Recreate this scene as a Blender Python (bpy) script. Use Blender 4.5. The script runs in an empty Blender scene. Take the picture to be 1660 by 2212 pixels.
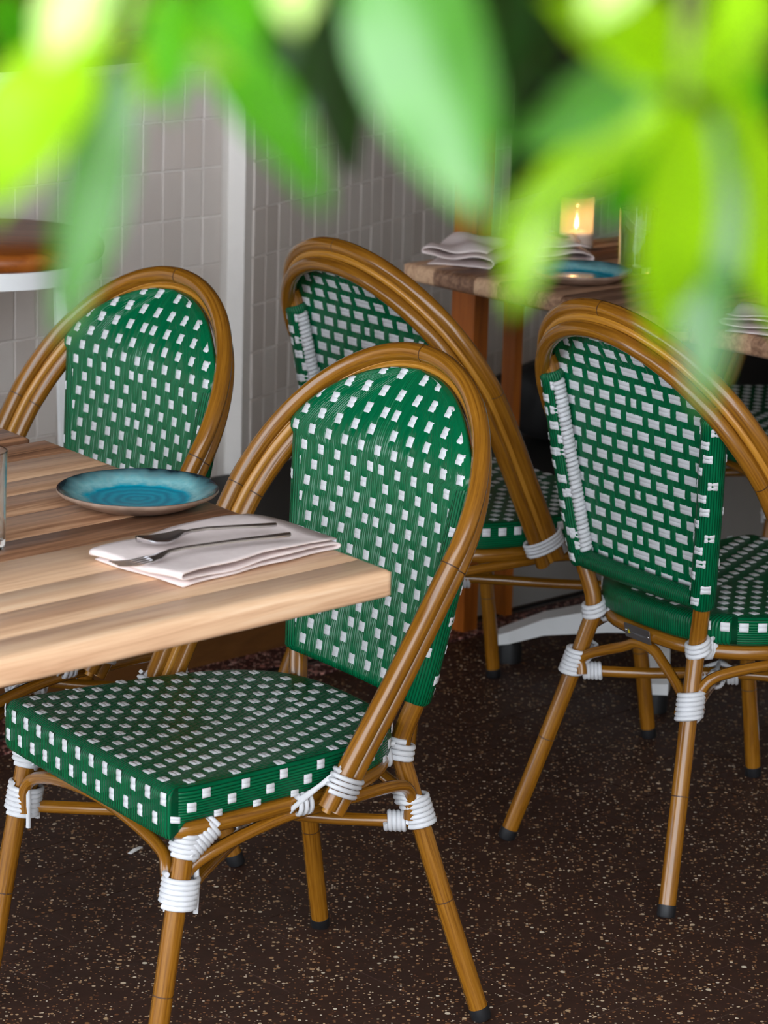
import bpy, bmesh, math, random
from mathutils import Vector, Matrix

# ------------------------------------------------------------------ camera, light, exposure
scene = bpy.context.scene
C = scene.collection
PITCH, ROLL, CAM_H = 0.2528, 0.0287, 1.6627
cam = bpy.data.cameras.new('camera')
cam.sensor_fit = 'VERTICAL'; cam.sensor_height = 36.0
cam.lens = 6410.0 / 2212.0 * 36.0
cam.clip_start = 0.05
cam.dof.use_dof = True
cam.dof.focus_distance = 3.98
cam.dof.aperture_fstop = 8.6
cam.dof.aperture_blades = 9
camo = bpy.data.objects.new('camera', cam); C.objects.link(camo)
_xc = Vector((1, 0, 0)); _yc = Vector((0, -math.sin(PITCH), -math.cos(PITCH))); _zc = Vector((0, math.cos(PITCH), -math.sin(PITCH)))
_X = math.cos(ROLL) * _xc - math.sin(ROLL) * _yc
_Y = math.sin(ROLL) * _xc + math.cos(ROLL) * _yc
camo.matrix_world = Matrix(((_X.x, -_Y.x, -_zc.x, 0), (_X.y, -_Y.y, -_zc.y, 0), (_X.z, -_Y.z, -_zc.z, CAM_H), (0, 0, 0, 1)))
scene.camera = camo

world = bpy.data.worlds.new('overcast_sky'); scene.world = world
world.use_nodes = True
wn = world.node_tree; wn.nodes.clear()
wo = wn.nodes.new('ShaderNodeOutputWorld'); wb = wn.nodes.new('ShaderNodeBackground')
wb.inputs['Color'].default_value = (0.86, 0.93, 1.0, 1); wb.inputs['Strength'].default_value = 5.6
wn.links.new(wb.outputs[0], wo.inputs[0])
sun = bpy.data.lights.new('sun', 'SUN'); sun.energy = 3.0; sun.angle = math.radians(12); sun.color = (1.0, 0.95, 0.86)
suno = bpy.data.objects.new('sun', sun); C.objects.link(suno)
suno.rotation_euler = Vector((-0.30, -0.12, -1.0)).to_track_quat('-Z', 'Y').to_euler()

scene.view_settings.view_transform = 'Standard'
scene.view_settings.look = 'None'
scene.view_settings.gamma = 1.0
scene.view_settings.use_curve_mapping = False
scene.view_settings.exposure = 0.0
scene.cycles.use_denoising = True
scene.cycles.max_bounces = 8
scene.cycles.sample_clamp_indirect = 6.0

rnd = random.Random(7)
AZ = math.radians(43.5)
DH = Vector((math.cos(AZ), math.sin(AZ), 0)); NH = Vector((-math.sin(AZ), math.cos(AZ), 0))
def dn(d, n, z=0.0): return DH * d + NH * n + Vector((0, 0, z))

# ------------------------------------------------------------------ materials
def srgb(r, g, b):
    f = lambda c: (c / 255) / 12.92 if c / 255 <= 0.04045 else ((c / 255 + 0.055) / 1.055) ** 2.4
    return (f(r), f(g), f(b), 1)
class NT:
    def __init__(s, name):
        s.m = bpy.data.materials.new(name); s.m.use_nodes = True
        s.t = s.m.node_tree; s.t.nodes.clear()
        s.out = s.t.nodes.new('ShaderNodeOutputMaterial'); s.b = s.t.nodes.new('ShaderNodeBsdfPrincipled')
        s.t.links.new(s.b.outputs[0], s.out.inputs[0])
    def n(s, typ, **kw):
        x = s.t.nodes.new(typ)
        for k, v in kw.items():
            if k in x.inputs: s.set(x.inputs[k], v)
            else: setattr(x, k, v)
        return x
    def set(s, inp, v):
        if isinstance(v, bpy.types.NodeSocket): s.t.links.new(v, inp)
        else: inp.default_value = v
    def p(s, **kw):
        for k, v in kw.items(): s.set(s.b.inputs[k.replace('_', ' ')], v)
        return s
    def math(s, op, a, b=0.0, c=None):
        x = s.t.nodes.new('ShaderNodeMath'); x.operation = op
        s.set(x.inputs[0], a); s.set(x.inputs[1], b)
        if c is not None: s.set(x.inputs[2], c)
        return x.outputs[0]
    def ramp(s, fac, stops, interp='LINEAR'):
        x = s.t.nodes.new('ShaderNodeValToRGB'); x.color_ramp.interpolation = interp
        els = x.color_ramp.elements
        while len(els) < len(stops): els.new(0.5)
        for e, (p, c) in zip(els, stops): e.position = p; e.color = c
        s.set(x.inputs[0], fac); return x.outputs[0]
    def mix(s, fac, a, b, mode='MIX'):
        x = s.t.nodes.new('ShaderNodeMix'); x.data_type = 'RGBA'; x.blend_type = mode
        s.set(x.inputs[0], fac); s.set(x.inputs[6], a); s.set(x.inputs[7], b); return x.outputs[2]
    def bump(s, h, strength=0.5, dist=0.001):
        x = s.t.nodes.new('ShaderNodeBump'); x.inputs['Strength'].default_value = strength; x.inputs['Distance'].default_value = dist
        s.set(x.inputs['Height'], h); s.set(s.b.inputs['Normal'], x.outputs[0])
    def coord(s, which='Object', scale=(1, 1, 1)):
        tc = s.t.nodes.new('ShaderNodeTexCoord'); mp = s.t.nodes.new('ShaderNodeMapping')
        s.t.links.new(tc.outputs[which], mp.inputs[0]); mp.inputs['Scale'].default_value = scale; return mp.outputs[0]
    def noise(s, vec, scale=5, detail=3, rough=0.5, dist=0.0):
        x = s.t.nodes.new('ShaderNodeTexNoise'); s.set(x.inputs['Vector'], vec)
        x.inputs['Scale'].default_value = scale; x.inputs['Detail'].default_value = detail; x.inputs['Roughness'].default_value = rough; x.inputs['Distortion'].default_value = dist
        return x.outputs['Fac']
    def rand(s):
        return s.t.nodes.new('ShaderNodeObjectInfo').outputs['Random']

M = {}
def plain(name, col, rough=0.5, metal=0.0, var=0.0, **kw):
    t = NT(name); t.p(Base_Color=col, Roughness=rough, Metallic=metal, **kw)
    if var:
        f = t.noise(t.coord('Object'), 30, 4)
        t.p(Base_Color=t.mix(f, tuple(c * (1 - var) for c in col[:3]) + (1,), tuple(min(1, c * (1 + var)) for c in col[:3]) + (1,)))
    M[name] = t.m; return t

# painted bamboo tube: streaks run along the tube (UV: u round it, v metres along it)
t = NT('bamboo')
st = t.noise(t.coord('UV', (7, 3, 1)), 3, 4, 0.6, 0.4)
fine = t.noise(t.coord('UV', (40, 6, 1)), 4, 3, 0.6)
col = t.ramp(st, [(0.25, srgb(96, 56, 10)), (0.5, srgb(140, 90, 20)), (0.75, srgb(164, 112, 34))])
col = t.mix(t.math('MULTIPLY', fine, 0.3), col, srgb(84, 48, 8))
t.p(Base_Color=col, Roughness=0.22, Coat_Weight=0.3, Coat_Roughness=0.1); M['bamboo'] = t.m
t = NT('bamboo_pale')
st = t.noise(t.coord('UV', (5, 3, 1)), 3, 3, 0.6, 0.3)
col = t.ramp(st, [(0.3, srgb(150, 98, 26)), (0.7, srgb(188, 132, 46))])
t.p(Base_Color=col, Roughness=0.3, Coat_Weight=0.2); M['bamboo_pale'] = t.m
plain('node_line', srgb(62, 34, 8), 0.5)
plain('rubber', srgb(20, 20, 23), 0.55, var=0.2)

# green plastic strands: fine ribs from the UV u coordinate in metres
def strands(name, pitch):
    t = NT(name)
    uv = t.n('ShaderNodeTexCoord').outputs['UV']; sp = t.n('ShaderNodeSeparateXYZ'); t.set(sp.inputs[0], uv)
    w = t.math('ABSOLUTE', t.math('SINE', t.math('MULTIPLY', sp.outputs[0], math.pi / pitch)))
    h = t.math('POWER', w, 0.6)
    nz = t.noise(t.coord('UV', (60, 8, 1)), 4, 2)
    col = t.mix(nz, srgb(0, 82, 46), srgb(0, 104, 64))
    col = t.mix(t.math('SUBTRACT', 1.0, h), col, srgb(0, 48, 26))  # shade in the creases between strands, put into the colour
    t.p(Base_Color=col, Roughness=0.26, Specular_IOR_Level=0.2)
    t.bump(h, 0.9, 0.0010); M[name] = t.m
strands('green_seat', 0.0042); strands('green_wrap', 0.0042)
t = NT('green_back')
nz = t.noise(t.coord('UV', (240, 10, 1)), 1, 2)
t.p(Base_Color=t.mix(nz, srgb(0, 78, 44), srgb(0, 102, 62)), Roughness=0.22, Specular_IOR_Level=0.4); M['green_back'] = t.m
t = NT('white_strand')
nz = t.noise(t.coord('Object'), 60, 3)
t.p(Base_Color=t.mix(nz, srgb(190, 190, 192), srgb(220, 220, 224)), Roughness=0.42); M['white_strand'] = t.m

# terrazzo floor tile
def terrazzo(name, dark, mid, chips, thr, rough=0.44):
    t = NT(name)
    geo = t.n('ShaderNodeNewGeometry').outputs['Position']
    base = t.mix(t.noise(geo, 38, 5, 0.7), dark, mid)
    base = t.mix(t.math('MULTIPLY', t.noise(geo, 6, 3), 0.5), base, dark)
    for scale, lim, size in (((150, thr, 0.40), (260, thr - 0.03, 0.42), (85, thr + 0.09, 0.34)) if 'red' not in name else ((70, thr, 0.42), (130, thr, 0.42), (200, thr, 0.4))):
        mp = t.n('ShaderNodeMapping'); t.set(mp.inputs[0], geo); mp.inputs['Scale'].default_value = (1.0, 1.0, 1.0)
        v = t.n('ShaderNodeTexVoronoi'); t.set(v.inputs['Vector'], mp.outputs[0]); v.inputs['Scale'].default_value = scale
        sp = t.n('ShaderNodeSeparateColor'); t.set(sp.inputs[0], v.outputs['Color'])
        on = t.math('MULTIPLY', t.math('GREATER_THAN', sp.outputs[0], lim), t.math('LESS_THAN', v.outputs['Distance'], size))
        cc = t.ramp(sp.outputs[1], chips)
        base = t.mix(on, base, cc)
    t.p(Base_Color=base, Roughness=t.math('ADD', rough, t.math('MULTIPLY', t.noise(geo, 25, 3), 0.2)), Specular_IOR_Level=0.28)
    M[name] = t.m
terrazzo('terrazzo', srgb(38, 23, 18), srgb(80, 52, 41), [(0.0, srgb(92, 54, 34)), (0.4, srgb(150, 104, 66)), (0.75, srgb(196, 164, 126)), (1.0, srgb(226, 212, 190))], 0.865)
terrazzo('terrazzo_red', srgb(44, 20, 20), srgb(84, 46, 44), [(0.0, srgb(150, 90, 84)), (0.6, srgb(200, 140, 128)), (1.0, srgb(230, 200, 190))], 0.62)
plain('grout_floor', srgb(104, 84, 74), 0.8, var=0.25)
plain('joint_dark', srgb(14, 11, 11), 0.7)

# glazed wall tile
t = NT('wall_tile')
rv = t.rand()
col = t.mix(rv, srgb(214, 203, 195), srgb(230, 221, 214))
cloud = t.noise(t.coord('Object'), 14, 2)
col = t.mix(t.math('MULTIPLY', cloud, 0.35), col, srgb(190, 180, 172))
t.p(Base_Color=col, Roughness=0.26); t.bump(t.noise(t.coord('Object'), 24, 2), 0.15, 0.002); M['wall_tile'] = t.m
plain('wall_grout', srgb(226, 220, 214), 0.8, var=0.05)
plain('white_paint', srgb(226, 226, 226), 0.45, var=0.04)
plain('dark_paint', srgb(24, 17, 14), 0.5, var=0.25)
plain('black_top', srgb(9, 8, 8), 0.6, var=0.2)
plain('grey_panel', srgb(150, 146, 142), 0.5, var=0.06)
plain('ceiling_paint', srgb(132, 124, 116), 0.8, var=0.05); plain('cream_bounce', srgb(160, 147, 132), 0.8, var=0.05)  # the cream is the bounce tone of the added right wall
plain('back_paint', srgb(40, 32, 26), 0.8, var=0.2)
plain('brown_plaster', srgb(132, 68, 30), 0.8, var=0.3)
plain('black_cloth', srgb(13, 12, 13), 0.75, var=0.3)
plain('steel', srgb(212, 210, 212), 0.24, 1.0)
plain('steel_brushed', srgb(150, 148, 150), 0.38, 0.9); plain('yellow_mark', srgb(200, 180, 20), 0.5); plain('grey_mark', srgb(90, 88, 90), 0.5)
plain('metal_strip', srgb(120, 110, 105), 0.35, 0.8)

def wood(name, stops, scale=(1.2, 26, 26), rough=0.38, rand=0.6, warp=1.5):
    t = NT(name)
    tc = t.n('ShaderNodeTexCoord').outputs['Object']
    off = t.n('ShaderNodeVectorMath', operation='ADD'); t.set(off.inputs[0], tc)
    cmb = t.n('ShaderNodeCombineXYZ'); rv = t.rand()
    t.set(cmb.inputs[0], t.math('MULTIPLY', rv, 17.0)); t.set(cmb.inputs[1], t.math('MULTIPLY', rv, 9.0)); t.set(off.inputs[1], cmb.outputs[0])
    mp = t.n('ShaderNodeMapping'); t.set(mp.inputs[0], off.outputs[0]); mp.inputs['Scale'].default_value = scale
    a = t.noise(mp.outputs[0], 2.2, 4, 0.55, warp); b = t.noise(mp.outputs[0], 11, 3, 0.6, 0.3)
    f = t.math('ADD', t.math('MULTIPLY', a, 0.75), t.math('MULTIPLY', b, 0.25))
    f = t.math('ADD', f, t.math('MULTIPLY', t.math('SUBTRACT', rv, 0.5), rand))
    t.p(Base_Color=t.ramp(f, stops), Roughness=rough); t.bump(b, 0.12, 0.0008); M[name] = t.m
wood('table_wood', [(0.20, srgb(112, 76, 54)), (0.36, srgb(172, 124, 92)), (0.50, srgb(212, 166, 130)), (0.66, srgb(232, 190, 152)), (0.85, srgb(242, 208, 174))], rand=0.46, rough=0.33)
wood('table_wood_dark', [(0.2, srgb(110, 78, 60)), (0.42, srgb(162, 124, 98)), (0.6, srgb(198, 158, 126)), (0.85, srgb(226, 190, 152))], rand=0.5)
wood('orange_wood', [(0.2, srgb(110, 52, 10)), (0.5, srgb(162, 86, 24)), (0.8, srgb(188, 108, 40))], scale=(14, 14, 1.0), rand=0.1)
wood('plinth_wood', [(0.2, srgb(84, 50, 22)), (0.5, srgb(108, 68, 32)), (0.8, srgb(124, 80, 42))], scale=(2, 10, 10), rand=0.1)
wood('bar_wood', [(0.2, srgb(90, 40, 8)), (0.5, srgb(150, 80, 24)), (0.8, srgb(176, 104, 40))], scale=(2, 14, 14), rand=0.1)

# glazed plate: turquoise well, pale speckled rim, dark edge
t = NT('plate_glaze')
tc = t.n('ShaderNodeTexCoord').outputs['Object']; sp = t.n('ShaderNodeSeparateXYZ'); t.set(sp.inputs[0], tc)
r = t.math('SQRT', t.math('ADD', t.math('POWER', sp.outputs[0], 2.0), t.math('POWER', sp.outputs[1], 2.0)))
nz = t.noise(tc, 40, 4); r2 = t.math('ADD', r, t.math('MULTIPLY', t.math('SUBTRACT', nz, 0.5), 0.022))
ring = t.math('MULTIPLY', t.math('SINE', t.math('MULTIPLY', r2, 420.0)), 0.5)
well = t.mix(t.math('ADD', ring, 0.5), srgb(0, 146, 176), srgb(0, 176, 204))
f = t.ramp(t.math('MULTIPLY', r2, 10.0), [(0.0, (0, 0, 0, 1)), (0.62, (0, 0, 0, 1)), (0.70, (1, 1, 1, 1))])
rim = t.mix(t.noise(tc, 160, 3), srgb(84, 166, 178), srgb(166, 214, 214))
col = t.mix(f, well, rim)
f2 = t.ramp(t.math('MULTIPLY', r2, 10.0), [(0.76, (0, 0, 0, 1)), (0.98, (1, 1, 1, 1))])
col = t.mix(f2, col, srgb(22, 42, 52))
t.p(Base_Color=col, Roughness=0.16, Specular_IOR_Level=0.35); M['plate_glaze'] = t.m
t = NT('plate_clay'); t.p(Base_Color=t.mix(t.noise(t.coord('Object'), 50, 4), srgb(96, 70, 54), srgb(176, 150, 132)), Roughness=0.45); M['plate_clay'] = t.m

t = NT('linen')
tc = t.coord('UV', (1, 1, 1)); sp = t.n('ShaderNodeSeparateXYZ'); t.set(sp.inputs[0], tc)
wv = t.math('MULTIPLY', t.math('SINE', t.math('MULTIPLY', sp.outputs[0], 5200.0)), t.math('SINE', t.math('MULTIPLY', sp.outputs[1], 5200.0)))
t.p(Base_Color=t.mix(t.noise(t.coord('Object'), 90, 3), srgb(222, 204, 200), srgb(238, 224, 220)), Roughness=0.9); t.bump(wv, 0.3, 0.0004); M['linen'] = t.m
t = NT('glass'); t.p(Base_Color=(0.97, 0.99, 0.99, 1), Roughness=0.02, Transmission_Weight=1.0, IOR=1.45); M['glass'] = t.m
t = NT('frosted_glass')
tb = t.n('ShaderNodeBsdfTransparent'); tl = t.n('ShaderNodeBsdfTranslucent'); tl.inputs['Color'].default_value = (0.95, 0.9, 0.85, 1)
m1 = t.n('ShaderNodeMixShader'); m1.inputs[0].default_value = 0.35; t.t.links.new(tb.outputs[0], m1.inputs[1]); t.t.links.new(tl.outputs[0], m1.inputs[2])
gl = t.n('ShaderNodeBsdfGlossy'); gl.inputs['Roughness'].default_value = 0.08; m2 = t.n('ShaderNodeMixShader'); m2.inputs[0].default_value = 0.06
t.t.links.new(m1.outputs[0], m2.inputs[1]); t.t.links.new(gl.outputs[0], m2.inputs[2]); t.t.links.new(m2.outputs[0], t.out.inputs[0]); M['frosted_glass'] = t.m
t = NT('wax'); t.p(Base_Color=srgb(240, 226, 214), Roughness=0.5, Subsurface_Weight=0.3, Subsurface_Radius=(0.02, 0.01, 0.005)); M['wax'] = t.m
t = NT('flame'); t.p(Base_Color=(1, 0.6, 0.2, 1), Emission_Color=(1.0, 0.55, 0.16, 1), Emission_Strength=22.0); M['flame'] = t.m
plain('paper', srgb(248, 248, 248), 0.8)

def leafmat(name, c1, c2, trans, tw, rough=0.34, spec=0.6):
    t = NT(name)
    nz = t.noise(t.coord('Object'), 60, 3)
    t.p(Base_Color=t.mix(nz, c1, c2), Roughness=rough, Specular_IOR_Level=spec)
    tr = t.n('ShaderNodeBsdfTranslucent'); tr.inputs['Color'].default_value = trans
    mx = t.n('ShaderNodeMixShader'); mx.inputs[0].default_value = tw
    t.t.links.new(t.b.outputs[0], mx.inputs[1]); t.t.links.new(tr.outputs[0], mx.inputs[2]); t.t.links.new(mx.outputs[0], t.out.inputs[0])
    M[name] = t.m
leafmat('leaf_green', srgb(48, 116, 6), srgb(84, 150, 14), srgb(110, 190, 0), 0.45, 0.30, 0.4)
leafmat('leaf_dark', srgb(12, 42, 6), srgb(26, 66, 10), srgb(40, 90, 0), 0.25)
leafmat('leaf_lime', srgb(110, 160, 4), srgb(150, 188, 10), srgb(190, 222, 0), 0.5, 0.3, 0.5)
leafmat('leaf_blue', srgb(40, 92, 10), srgb(64, 122, 22), srgb(90, 180, 0), 0.2, 0.30, 1.0)
leafmat('leaf_sheen', srgb(180, 205, 120), srgb(205, 225, 150), srgb(200, 230, 80), 0.4)  # whitish sky sheen put into the leaf's base colour
plain('twig', srgb(92, 104, 30), 0.6, var=0.2)

# ------------------------------------------------------------------ geometry helpers
def link(name, me, parent=None):
    o = bpy.data.objects.new(name, me); C.objects.link(o)
    if parent is not None: o.parent = parent
    return o
def tag(o, label=None, cat=None, group=None, kind=None):
    for k, v in (('label', label), ('category', cat), ('group', group), ('kind', kind)):
        if v: o[k] = v
    return o
def thing(name, label, cat, loc=(0, 0, 0), rz=0.0, group=None):
    o = bpy.data.objects.new(name, None); C.objects.link(o); o.location = loc; o.rotation_euler = (0, 0, rz)
    o.empty_display_size = 0.1
    return tag(o, label, cat, group)
def copy_tree(o, parent=None):
    c = o.copy(); C.objects.link(c); c.parent = parent
    for ch in list(o.children): copy_tree(ch, c)
    return c

class MB:
    """collects vertices, faces, uvs and material slots of one mesh"""
    def __init__(s): s.v = []; s.f = []; s.uv = []; s.mi = []
    def add(s, vs, fs, uvs=None, mi=0):
        o = len(s.v); s.v += [tuple(x) for x in vs]
        for i, f in enumerate(fs):
            s.f.append(tuple(o + k for k in f)); s.mi.append(mi)
            s.uv.append([uvs[k] for k in f] if uvs and not isinstance(uvs, dict) else (uvs[i] if uvs else [(0, 0)] * len(f)))
    def mesh(s, name, mats, smooth=True):
        me = bpy.data.meshes.new(name); me.from_pydata(s.v, [], s.f)
        ul = me.uv_layers.new(name='UVMap'); flat = []
        for u in s.uv:
            for a in u: flat += [a[0], a[1]]
        ul.data.foreach_set('uv', flat)
        for m in (mats if isinstance(mats, (list, tuple)) else [mats]): me.materials.append(M[m])
        me.polygons.foreach_set('material_index', s.mi)
        me.polygons.foreach_set('use_smooth', [smooth] * len(s.f))
        me.update(); return me
    def build(s, name, mats, parent=None, smooth=True, sharp=None):
        me = s.mesh(name, mats, smooth)
        if sharp is not None:
            bm = bmesh.new(); bm.from_mesh(me)
            for e in bm.edges:
                if len(e.link_faces) == 2 and e.calc_face_angle(0) > math.radians(sharp): e.smooth = False
            bm.to_mesh(me); bm.free()
        return link(name, me, parent)

def catmull(pts, n=8):
    pts = [Vector(p) for p in pts]; out = []
    P = [pts[0] * 2 - pts[1]] + pts + [pts[-1] * 2 - pts[-2]]
    for i in range(1, len(P) - 2):
        for k in range(n):
            u = k / n; p0, p1, p2, p3 = P[i - 1], P[i], P[i + 1], P[i + 2]
            out.append(0.5 * ((2 * p1) + (p2 - p0) * u + (2 * p0 - 5 * p1 + 4 * p2 - p3) * u * u + (3 * p1 - p0 - 3 * p2 + p3) * u ** 3))
    out.append(pts[-1]); return out
def frames(path, ref=None):
    n = len(path); T = []
    for i in range(n):
        a = path[max(0, i - 1)]; b = path[min(n - 1, i + 1)]; T.append((b - a).normalized())
    r = Vector(ref) if ref else (Vector((0, 0, 1)) if abs(T[0].z) < 0.9 else Vector((1, 0, 0)))
    N = (r - T[0] * r.dot(T[0])).normalized(); out = []
    for i in range(n):
        N = (N - T[i] * N.dot(T[i])).normalized(); out.append((T[i], N, T[i].cross(N)))
    return out
def tube(mb, path, r, seg=12, mi=0, caps=True, ref=None, rfun=None):
    path = [Vector(p) for p in path]; fr = frames(path, ref); vs = []; uv = []; L = 0
    for i, p in enumerate(path):
        if i: L += (path[i] - path[i - 1]).length
        ra = rfun(i / (len(path) - 1)) * r if rfun else r
        for k in range(seg + 1):
            a = 2 * math.pi * k / seg
            vs.append(p + (fr[i][1] * math.cos(a) + fr[i][2] * math.sin(a)) * ra); uv.append((k / seg, L))
    fs = []
    w = seg + 1
    for i in range(len(path) - 1):
        for k in range(seg): fs.append((i * w + k, i * w + k + 1, (i + 1) * w + k + 1, (i + 1) * w + k))
    mb.add(vs, fs, uv, mi)
    if caps:
        for i, fl in ((0, True), (len(path) - 1, False)):
            ring = [vs[i * w + k] for k in range(seg)]
            if fl: ring.reverse()
            mb.add(ring, [tuple(range(seg))], [(0.5, 0)] * seg, mi)
def node_ring(mb, path, i, r, mi=1):
    """the dark joint line of a bamboo tube, a hair-thin band round it"""
    path = [Vector(p) for p in path]; d = (path[min(i + 1, len(path) - 1)] - path[max(i - 1, 0)]).normalized()
    tube(mb, [path[i] - d * 0.0008, path[i] + d * 0.0008], r * 1.012, 16, mi, False)
def coil(mb, p0, p1, rx, ry=None, turns=5, rs=0.0034, ref=None, mi=0, tilt=0.0, ends=0.0):
    """a strand wound round the axis p0-p1"""
    p0 = Vector(p0); p1 = Vector(p1); ry = ry or rx; ax = (p1 - p0)
    d = ax.normalized(); r = Vector(ref) if ref else (Vector((1, 0, 0)) if abs(d.x) < 0.8 else Vector((0, 0, 1)))
    X = (r - d * r.dot(d)).normalized(); Y = d.cross(X); n = int(turns * 14); path = []
    for i in range(n + 1):
        u = i / n; a = 2 * math.pi * turns * u
        st = (math.floor(turns * u) + min(1.0, (turns * u % 1.0) * 1.0)) / turns
        path.append(p0 + ax * st + X * rx * math.cos(a) + Y * ry * math.sin(a) + d * tilt * math.cos(a))
    tube(mb, path, rs, 6, mi)
def box(mb, lo, hi, mi=0, ch=0.0):
    x0, y0, z0 = lo; x1, y1, z1 = hi
    if ch <= 0:
        vs = [(x0, y0, z0), (x1, y0, z0), (x1, y1, z0), (x0, y1, z0), (x0, y0, z1), (x1, y0, z1), (x1, y1, z1), (x0, y1, z1)]
        mb.add(vs, [(0, 3, 2, 1), (4, 5, 6, 7), (0, 1, 5, 4), (1, 2, 6, 5), (2, 3, 7, 6), (3, 0, 4, 7)], None, mi)
    else:
        vs = []
        for z, c in ((z0, 0), (z1 - ch, 0), (z1, ch)):
            vs += [(x0 + c, y0 + c, z), (x1 - c, y0 + c, z), (x1 - c, y1 - c, z), (x0 + c, y1 - c, z)]
        fs = [(0, 3, 2, 1), (8, 9, 10, 11)]
        for a in (0, 4):
            for k in range(4): fs.append((a + k, a + (k + 1) % 4, a + 4 + (k + 1) % 4, a + 4 + k))
        mb.add(vs, fs, None, mi)
def lathe(mb, prof, seg=48, mi=0, wob=None, close=False):
    vs = []
    for (r, z) in prof:
        for k in range(seg):
            a = 2 * math.pi * k / seg; rr = r * (1 + (wob(a) if wob else 0)); vs.append((rr * math.cos(a), rr * math.sin(a), z))
    fs = []
    for i in range(len(prof) - 1):
        for k in range(seg): fs.append((i * seg + k, i * seg + (k + 1) % seg, (i + 1) * seg + (k + 1) % seg, (i + 1) * seg + k))
    mb.add(vs, fs, None, mi)

# ------------------------------------------------------------------ the setting
floor_o = tag(bpy.data.objects.new('floor', None), kind='structure'); C.objects.link(floor_o)
mb = MB(); box(mb, (-6, -3, -0.12), (6, 9.5, -0.0012)); s_ = mb.build('screed', 'grout_floor', floor_o, smooth=False)
TW, TL = 0.109, 0.2443                                   # floor tiles, long side along DH
def in_view(p, m=60):
    q = Vector(p) - Vector((0, 0, CAM_H)); zc = q.dot(_zc)
    if zc < 0.3: return False
    u = 830 + 6410 * q.dot(_X) / zc; v = 1106 + 6410 * q.dot(_Y) / zc
    return -m < u < 1660 + m and -m < v < 2212 + m
mb = MB(); box(mb, (-TL / 2 + 0.0006, -TW / 2 + 0.0005, -0.02), (TL / 2 - 0.0006, TW / 2 - 0.0005, 0.0), 0, 0.0006)
tile_me = mb.mesh('floor_tile', 'terrazzo', smooth=False)
rest = MB(); ntile = 0
for j in range(-4, 36):
    for i in range(-34, 44):
        n = 2.713 + (j - 17.5) * TW; d = 2.402 + (i + 0.5) * TL + (0.5 * TL if j % 2 else 0)
        if n > 3.86: continue
        c = dn(d, n)
        if not (-4 < c.x < 4 and -1.0 < c.y < 9): continue
        if ntile < 290 and c.y < 7 and any(in_view(dn(d + sx * TL / 2, n + sn * TW / 2), 20) for sx in (-1, 0, 1) for sn in (-1, 1)):
            o = link('floor_tile', tile_me, floor_o); o.location = c + Vector((0, 0, rnd.uniform(-0.0004, 0))); o.rotation_euler = (0, 0, AZ); ntile += 1
        else:
            k = [dn(d + sx * (TL / 2 - 0.0006), n + sn * (TW / 2 - 0.0005)) for sx, sn in ((-1, -1), (1, -1), (1, 1), (-1, 1))]
            rest.add(k, [(0, 1, 2, 3)])
ro = rest.build('outer_tiles', 'terrazzo', floor_o, smooth=False); ro['kind'] = 'stuff'
# terrazzo border with a black channel at the foot of the plinth
def dnbox(name, d0, d1, n0, n1, z0, z1, mat, parent=None, ch=0.0, smooth=False):
    mb = MB(); box(mb, (d0, n0, z0), (d1, n1, z1), 0, ch); o = mb.build(name, mat, parent, smooth=smooth); o.rotation_euler = (0, 0, AZ); return o
trim = tag(bpy.data.objects.new('trim_1', None), kind='structure'); C.objects.link(trim)
dnbox('border_strip', 0.5, 8.0, 3.862, 3.914, -0.01, 0.004, 'terrazzo_red', trim, 0.001)
dnbox('metal_edge', 0.5, 8.0, 3.914, 3.917, -0.01, 0.0065, 'metal_strip', trim)
dnbox('black_channel', 0.5, 8.0, 3.917, 3.945, -0.01, 0.001, 'joint_dark', trim)
dnbox('border_strip', 0.5, 3.93, 3.945, 4.03, -0.01, 0.004, 'terrazzo_red', trim, 0.001)

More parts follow.
